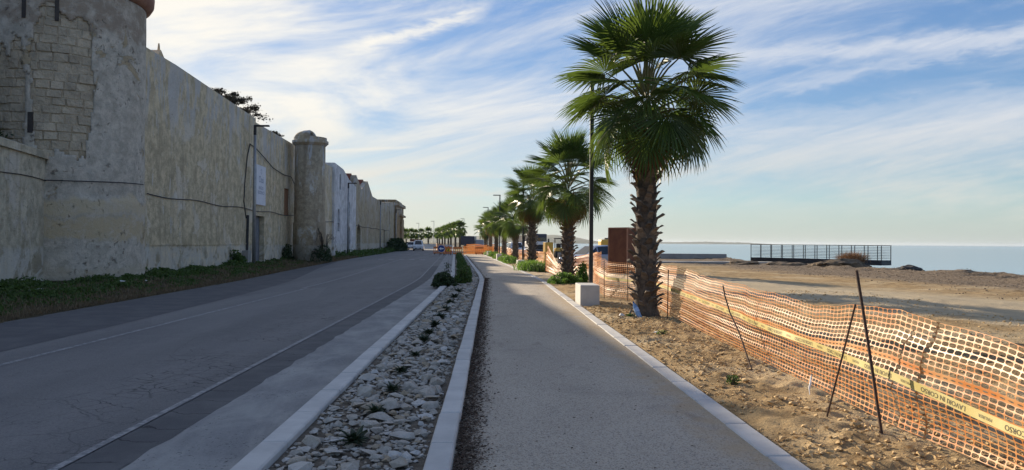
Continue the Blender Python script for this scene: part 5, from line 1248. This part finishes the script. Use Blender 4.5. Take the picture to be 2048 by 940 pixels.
# ------------------------------------------------------------------ vehicles
def wheel(t, x, y, r, wd):
    w_ = MB(); o = link('wheel', MB().mesh('wheel', M_tyre) if False else None, t) if False else None
    a = Matrix.Rotation(pi/2, 4, 'Y')
    ty = MB().lathe([(r*.62, -wd/2), (r*.95, -wd/2), (r, -wd*.3), (r, wd*.3), (r*.95, wd/2), (r*.62, wd/2)], 20); ty.v = [tuple(a @ Vector(p)+Vector((x, y, r))) for p in ty.v]
    wo_ = ty.build('wheel', M_tyre, t)
    rm = MB().lathe([(0.02, -wd*.42), (r*.6, -wd*.40), (r*.6, wd*.40), (0.02, wd*.42)], 14); rm.v = [tuple(a @ Vector(p)+Vector((x, y, r))) for p in rm.v]
    rm.build('rim', M_rim, wo_); return wo_
def car(name, label, loc, rz, paint, L=4.1, Wd=1.75, Hh=1.5, van=False):
    """front faces -Y"""
    t = thing(name, label, 'van' if van else 'car', loc, rz); hl, hw = L/2, Wd/2
    if van: st = [(-hl, .45, .62, 0, .86), (-hl+.08, .30, .90, 0, .95), (-hl+.55, .22, 1.02, 0, 1), (-hl+.62, .22, 1.03, .02, 1), (-hl+1.35, .22, 1.05, Hh-1.09, 1), (hl-.35, .22, 1.05, Hh-1.05, 1), (hl-.05, .25, 1.0, Hh-1.25, 1), (hl, .40, .85, 0, .95)]
    else: st = [(-hl, .40, .58, 0, .84), (-hl+.10, .26, .76, 0, .94), (-hl+.95, .20, .92, 0, 1), (-hl+1.0, .20, .93, .02, 1), (-hl+1.75, .20, .95, Hh-1.0, 1), (-hl+2.6, .20, .95, Hh-.95, 1), (hl-.55, .20, .95, Hh-1.0, 1), (hl-.12, .24, .95, .05, .98), (hl, .42, .80, 0, .9)]
    mb = MB(); vs = []
    for y, zb, zl, dr_, k in st:
        w1 = hw*k; wr = w1-0.20*min(1, max(dr_, 0)/.4)-0.02; zr = zl+max(dr_, 0.012)
        vs += [(-w1*.94, y, zb), (-w1, y, zb+.18*(zl-zb)), (-w1, y, zl-.06), (-w1*.97, y, zl), (-wr*.96, y, zr-.03 if dr_ > .1 else zr-.004), (-wr*.8, y, zr), (wr*.8, y, zr), (wr*.96, y, zr-.03 if dr_ > .1 else zr-.004), (w1*.97, y, zl), (w1, y, zl-.06), (w1, y, zb+.18*(zl-zb)), (w1*.94, y, zb)]
    n = 12; fs = [(i*n+j, i*n+(j+1) % n, (i+1)*n+(j+1) % n, (i+1)*n+j) for i in range(len(st)-1) for j in range(n)]+[tuple(range(n)), tuple(range((len(st)-1)*n, len(st)*n))[::-1]]
    mb.add(vs, fs); body = mb.build('body', paint, t)
    i0, i1, i2, i3 = (3, 4, 5, 6)
    def P_(i, j): return Vector(vs[i*n+j])
    def glass(q_, nm, nrm):
        c = sum(q_, Vector())/4; q2_ = [c+(p-c)*0.88+Vector(nrm)*0.012 for p in q_]; MB().poly(q2_).build(nm, M_glass, t)
    glass([P_(i0, 5), P_(i0, 6), P_(i1, 6), P_(i1, 5)], 'windscreen', (0, -.7, .7))
    last = len(st)-3 if not van else len(st)-3
    for sg, a_, b_ in ((-1, 3, 4), (1, 8, 7)):
        for ia in range(i0, last+(0 if van else 1)):
            if ia+1 >= len(st)-1: continue
            glass([P_(ia, a_), P_(ia+1, a_), P_(ia+1, b_), P_(ia, b_)], 'side_window', (sg*1, 0, .25))
    e = len(st)-3
    glass([P_(e, 5), P_(e, 6), P_(e+1, 6), P_(e+1, 5)], 'rear_window', (0, .7, .6))
    for sg in (-1, 1):
        MB().bbox((sg*hw*.62-.17, -hl-.012, .60 if not van else .72), (sg*hw*.62+.17, -hl+.16, .74 if not van else .92), .03).build('headlight', M_lens, t)
        MB().bbox((sg*hw*.78-.10, hl-.12, .72), (sg*hw*.78+.10, hl+.012, .92), .02).build('tail_light', M_redlens, t)
        MB().bbox((sg*(hw+.09)-.09, -hl+1.35, .93), (sg*(hw+.09)+.09, -hl+1.5, 1.06), .02).build('mirror', paint, t)
        wheel(t, sg*(hw-.10), -hl+.78, .31, .2); wheel(t, sg*(hw-.10), hl-.72, .31, .2)
    MB().bbox((-hw*.55, -hl-.03, .36), (hw*.55, -hl+.1, .52), .02).build('grille', M_black, t)
    MB().bbox((-hw*.96, -hl-.02, .22), (hw*.96, -hl+.2, .33), .02).build('bumper', M_black, t)
    MB().box((-.26, -hl-.036, .40), (.26, -hl-.031, .50)).build('number_plate', M_signw, t)
    return t
car('car', 'silver blue hatchback with dark glass parked behind the first lamp post', (6.15, 44.5, -0.05), radians(-62), M_bpaint, 4.1, 1.75, 1.52)
car('pickup', 'white car facing the camera behind the fourth palm', (2.9, 86.5, 0), radians(8), M_wpaint, 4.3, 1.8, 1.62)
car('minivan', 'silver white van driving towards the camera on the road', (-12.9, 134, -0.03), radians(4), M_wpaint, 4.4, 1.85, 1.85, True)
car('car', 'white car behind the oncoming van at the edge of the road', (-16.2, 152, -0.03), radians(6), M_wpaint, 4.3, 1.9, 1.6)
# tipper truck
tk = thing('truck', 'white and navy lorry cab parked behind the third palm', 'truck', (5.35, 89, 0), radians(12))
MB().bbox((-1.15, -0.95, 0.55), (1.15, 0.95, 1.72), .08, seg=2).build('cab', M_wpaint, tk)
MB().bbox((-1.13, -0.80, 1.722), (1.13, 0.93, 2.62), .12, seg=2).build('cab_roof', M_navy, tk)
MB().bbox((-1.0, -0.86, 1.55), (1.0, -0.78, 2.2), .02).build('windscreen', M_glass, tk)
MB().bbox((-0.8, -0.985, 0.75), (0.8, -0.94, 1.35), .015).build('grille', M_black, tk)
MB().bbox((-1.16, -1.10, 0.35), (1.16, -0.85, 0.72), .04).build('bumper', M_navy, tk)
for sg in (-1, 1):
    MB().bbox((sg*.85-.18, -1.112, .45), (sg*.85+.18, -1.06, .62), .02).build('headlight', M_lens, tk)
    MB().bbox((sg*1.32-.09, -.85, 1.5), (sg*1.32+.09, -.78, 2.05), .02).build('mirror', M_black, tk)
    wheel(tk, sg*1.0, -0.2, .48, .28); wheel(tk, sg*1.0, 3.4, .48, .28)
MB().bbox((-1.2, 1.15, 0.95), (1.2, 5.6, 2.45), .05).build('tipper_body', M_navy, tk)
# closed dark lorry far away, container
tk2 = thing('truck', 'small distant lorry with a dark box body at the end of the works', 'truck', (-2.0, 168, 0), radians(80))
MB().bbox((-1.15, -0.6, .5), (1.15, 1.3, 2.1), .1).build('cab', M_bpaint, tk2); MB().bbox((-.95, -.63, 1.3), (.95, -.55, 1.95), .03).build('windscreen', M_glass, tk2)
MB().bbox((-1.2, 1.5, .9), (1.2, 4.6, 2.9), .04).build('box_body', M_navy, tk2)
for sg in (-1, 1): wheel(tk2, sg*1.0, .2, .45, .25); wheel(tk2, sg*1.0, 3.6, .45, .25)
ct = thing('container', 'dark red site container beyond the oncoming cars', 'container', (-25.2, 250, 0))
MB().bbox((-1.6, -1.2, 0.1), (1.7, 1.2, 2.4), .04).build('shell', M_corten, ct)
rb = MB()
for k in range(10): rb.box((-1.5+k*.32, -1.235, .2), (-1.4+k*.32, -1.195, 2.3))
rb.build('ribs', M_corten, ct)
# excavator behind the corten kiosk
ex = thing('excavator', 'yellow excavator mostly hidden behind the rusty steel box', 'excavator', (11.9, 70, -0.05))
MB().bbox((-1.75, -0.95, 1.0), (-0.75, 0.95, 1.98), .18, seg=2).build('counterweight', M_yellow, ex)
hb = MB().bbox((-0.748, -0.9, 1.0), (1.1, 0.9, 1.80), .06).build('engine_hood', M_yellow, ex)
MB().bbox((-1.3, -.5, 1.985), (-.3, .3, 2.12), .03).build('exhaust_cover', M_black, ex)
MB().tube([(-.95, -.6, 2.1), (-.95, -.6, 2.42), (-.80, -.6, 2.62), (-.2, -.6, 2.66)], .025, 6).build('handrail', M_black, ex)
cb = MB().bbox((0.2, -0.95, 1.802), (1.3, -0.05, 2.75), .08).build('cab', M_yellow, ex); MB().bbox((0.28, -0.965, 2.0), (1.2, -0.945, 2.62), .01).build('window', M_glass, cb)
MB().tube([(1.0, .4, 1.7), (1.3, .4, 2.6), (2.0, .4, 3.15), (2.9, .4, 2.9)], [.2, .22, .2, .15], 6).build('boom', M_yellow, ex)
MB().tube([(2.85, .4, 2.95), (3.3, .4, 1.5)], [.14, .1], 6).build('dipper_arm', M_yellow, ex)
MB().prism([(-.1, .2), (.4, .1), (.7, .5), (.5, 1.1), (0, 1.1)], (3.0, 3.6)).build('bucket', M_black, ex)
MB().lathe([(.55, .85), (.55, 1.0)], 16).build('turntable', M_black, ex)
for sg in (-1, 1):
    tkm = MB().bbox((-1.5, sg*.95-.25, 0), (1.5, sg*.95+.25, .82), .25, seg=3).build('track', M_tyre, ex)
# small roller
rl = thing('road_roller', 'small road roller with a canopy parked behind the second palm', 'roller', (7.25, 80, 0))
MB().bbox((-.45, -.9, .45), (.45, .9, 1.05), .08).build('chassis', M_yellow, rl)
dm = MB().lathe([(.36, -.45), (.36, .45)], 20); dm.v = [(p[2], p[1]-.75, p[0]+.36) for p in dm.v]; dm.build('drum', M_steel, rl)
dm = MB().lathe([(.36, -.45), (.36, .45)], 20); dm.v = [(p[2], p[1]+.75, p[0]+.36) for p in dm.v]; dm.build('drum', M_steel, rl)
for sx in (-.42, .42):
    for sy in (-.4, .5): MB().tube([(sx, sy, 1.0), (sx, sy, 1.98)], .025, 5).build('canopy_post', M_black, rl)
MB().bbox((-.55, -.6, 1.985), (.55, .7, 2.08), .03).build('canopy', M_black, rl); MB().bbox((-.25, .1, 1.052), (.25, .5, 1.5), .05).build('seat', M_black, rl)
yb = thing('site_cabinet', 'yellow site cabinet standing behind the net', 'cabinet', (4.62, 60.5, 0), 0.35)
MB().bbox((-.32, -.3, 0), (.32, .3, 1.62), .02).build('case', M_yellow, yb); MB().bbox((-.27, -.315, .12), (.27, -.302, 1.5), .004).build('door', M_yellow, yb); MB().box((.2, -.33, .8), (.23, -.3155, .95)).build('handle', M_black, yb)
tag(MB().bbox((5.0, 55, 0), (6.6, 56.2, 0.85), .03).build('concrete_stack', M_grey, None, origin=(5.8, 55.6, 0)), 'grey concrete block stacked beside the yellow cabinet', 'concrete block')
# corten kiosk
kx = thing('steel_kiosk', 'rusty corten steel box standing left of the tallest palm trunk', 'kiosk', (7.35, 40.6, -0.05), radians(38))
KW, KH = 0.66, 2.48
MB().bbox((-KW, -KW, 0.02), (KW, KW, KH-.06), .004).build('panel', M_corten, kx)
for sx in (-1, 1):
    for sy in (-1, 1): MB().bbox((sx*KW-.035, sy*KW-.035, 0), (sx*KW+.035, sy*KW+.035, KH), .005).build('edge_frame', M_sunedge, kx)
MB().bbox((-KW-.03, -KW-.03, KH-.058), (KW+.03, KW+.03, KH+.01), .005).build('roof_plate', M_sunedge, kx)
lv = MB()
MB().bbox((-KW-.012, -KW+.06, .1), (-KW-.004, KW-.06, KH-.12), .002).build('door', M_corten, kx)

# road work signs
def sign_post(loc, label, rz=0): return thing('road_sign', label, 'road sign', loc, rz, 'road work signs')
sg = sign_post((-5.75, 87.3, -0.02), 'round blue sign with a white arrow in front of the barriers')
def disc(r, y, m, nm, par, z): 
    d_ = MB().lathe([(r, -.012), (r, .012)], 28); d_.v = [(p[0], p[2]+y, p[1]+z) for p in d_.v]; return d_.build(nm, m, par)
disc(.42, 0, M_signw, 'rim', sg, .82); pl_ = disc(.39, -.016, M_blue, 'plate', sg, .82)
MB().add([(-.26, -.032, .82), (-.02, -.032, 1.02), (-.02, -.032, .89), (.26, -.032, .89), (.26, -.032, .75), (-.02, -.032, .75), (-.02, -.032, .62)], [(0, 6, 5, 4, 3, 2, 1)]).build('arrow', M_signw, pl_)
for sx in (-.25, .25): MB().tube([(sx, .02, 0), (sx*.6, .03, .55)], .02, 5).build('leg', M_steel, sg)
def tri_sign(loc, label, s):
    t = sign_post(loc, label)
    def tri(k, y, m, nm, z0): return MB().add([(-k, y, z0), (k, y, z0), (0, y, z0+k*1.73), (-k, y+.015, z0), (k, y+.015, z0), (0, y+.015, z0+k*1.73)], [(0, 1, 2), (5, 4, 3), (0, 1, 4, 3), (1, 2, 5, 4), (2, 0, 3, 5)]).build(nm, m, t)
    tri(.46*s, 0, M_signr, 'border', .42); tri(.33*s, -.017, M_signy, 'plate', .42+.075*s)
    p = MB(); z0 = .42+.13*s
    p.add([(-.02, -.02, z0), (.05, -.02, z0), (.06, -.02, z0+.14), (.02, -.02, z0+.26), (-.05, -.02, z0+.24), (-.04, -.02, z0+.12)], [(0, 1, 2, 3, 4, 5)])
    p.add([(-.15, -.02, z0), (-.04, -.02, z0), (-.10, -.02, z0+.08)], [(0, 1, 2)]); p.add([(-.02+.045*cos(a), -.02, z0+.30+.045*sin(a)) for a in np.arange(0, 6.2, .7)], [tuple(range(9))])
    p.build('worker_symbol', M_signk, t)
    for sx in (-.3, .3): MB().tube([(sx, .03, 0), (sx*.8, .03, .5)], .018, 5).build('leg', M_steel, t)
    MB().tube([(0, .5, 0), (0, .03, .7)], .018, 5).build('prop', M_steel, t); return t
tri_sign((-4.95, 87.6, -.02), 'triangular yellow and red road works sign right of the round blue one', .95)
tri_sign((-6.35, 104, -.02), 'second triangular warning sign, smaller, behind the round blue one', .9)
def barrier(loc, rz, label):
    t = thing('plastic_barrier', label, 'barrier', loc, rz, 'orange plastic barriers at the road works')
    MB().bbox((-.55, -.06, .12), (.55, .06, .26), .02).build('rail', M_orange, t); MB().bbox((-.55, -.06, .74), (.55, .06, .98), .02).build('rail', M_orange, t)
    for k in range(5): MB().bbox((-.5+k*.25-.035, -.04, .262), (-.5+k*.25+.035, .04, .738), .01).build('bar', M_orange, t)
    for sx in (-.4, .4): MB().bbox((sx-.05, -.28, 0), (sx+.05, .28, .118), .01).build('foot', M_tyre, t)
    return t
for x, y, lb in ((-4.0, 90.5, 'orange plastic barrier right of the triangular sign'), (-5.4, 93.5, 'orange plastic barrier between the two signs'), (-6.7, 95, 'orange plastic barrier left of the round sign'), (-1.5, 96.6, 'orange plastic barrier across the end of the path')): barrier((x, y, 0), random.uniform(-.2, .2), lb)
for i in range(6):
    y = 170+i*13; x = -11.9-(y-170)*0.149
    tag(MB().prism([(-.3, 0), (.3, 0), (.22, .25), (.09, .45), (.08, .9), (-.08, .9), (-.09, .45), (-.22, .25)], (-3.4, 3.4)).build('concrete_barrier', M_block, None, origin=(0, 0, 0)), ['nearest', 'second', 'third', 'fourth', 'fifth', 'farthest'][i]+' white concrete barrier in the row along the far road', 'barrier', 'white barriers beyond the works')
    o = COL.objects[-1] if False else [o_ for o_ in COL.objects if o_.name.startswith('concrete_barrier')][-1]
    o.location = (x, y, 0); o.rotation_euler = (0, 0, radians(25))

# ------------------------------------------------------------------ far hills across the bay
def ridge(name, x0, x1, y, hfn, depth, n=160):
    mb = MB(); vs = []
    for i in range(n+1):
        x = x0+(x1-x0)*i/n; h = hfn(x, i/n)
        vs += [(x, y-depth, -1.3), (x, y-depth*.45, h*.55), (x, y, h), (x, y+depth, -1.3)]
    mb.add(vs, [(4*i+k, 4*i+4+k, 4*i+5+k, 4*i+1+k) for i in range(n) for k in range(3)])
    return struct(mb.build(name, M_hill, None, True))
ridge('hills', -2600, 470, 2700, lambda x, u: max(0.5, (23+11*noise.noise((x*.003, 1, 0))+4*noise.noise((x*.02, 2, 0))+2.5*noise.noise((x*.07, 3, 0)))*(1-sstep(u, .93, 1.0))), 260, 420)
ridge('hills', -1500, -40, 900, lambda x, u: max(0.3, (7+3*noise.noise((x*.008, 5, 0))+1.6*noise.noise((x*.05, 2, 0)))*(1-sstep(u, .9, 1))), 120, 260)
ridge('far_coast', 300, 2150, 5600, lambda x, u: max(0.2, (15+4*noise.noise((x*.004, 7, 0))+4*noise.noise((x*.025, 8, 0)))*(1-sstep(u, .85, 1))), 300, 260)

# ------------------------------------------------------------------ haze
def f_haze(t, p, m):
    nt = t.t; out = nt.nodes['Material Output']; nt.nodes.remove(p); v = nt.nodes.new('ShaderNodeVolumePrincipled')
    v.inputs['Color'].default_value = (0.78, 0.88, 1.0, 1); v.inputs['Density'].default_value = 0.000045; v.inputs['Anisotropy'].default_value = 0.3
    nt.links.new(v.outputs[0], out.inputs['Volume'])
M_haze = mat('thin_sea_haze', f_haze)
hz = MB().box((-4300, -700, -4.2), (20100, 22100, 46)).build('haze', M_haze); struct(hz, 'stuff')
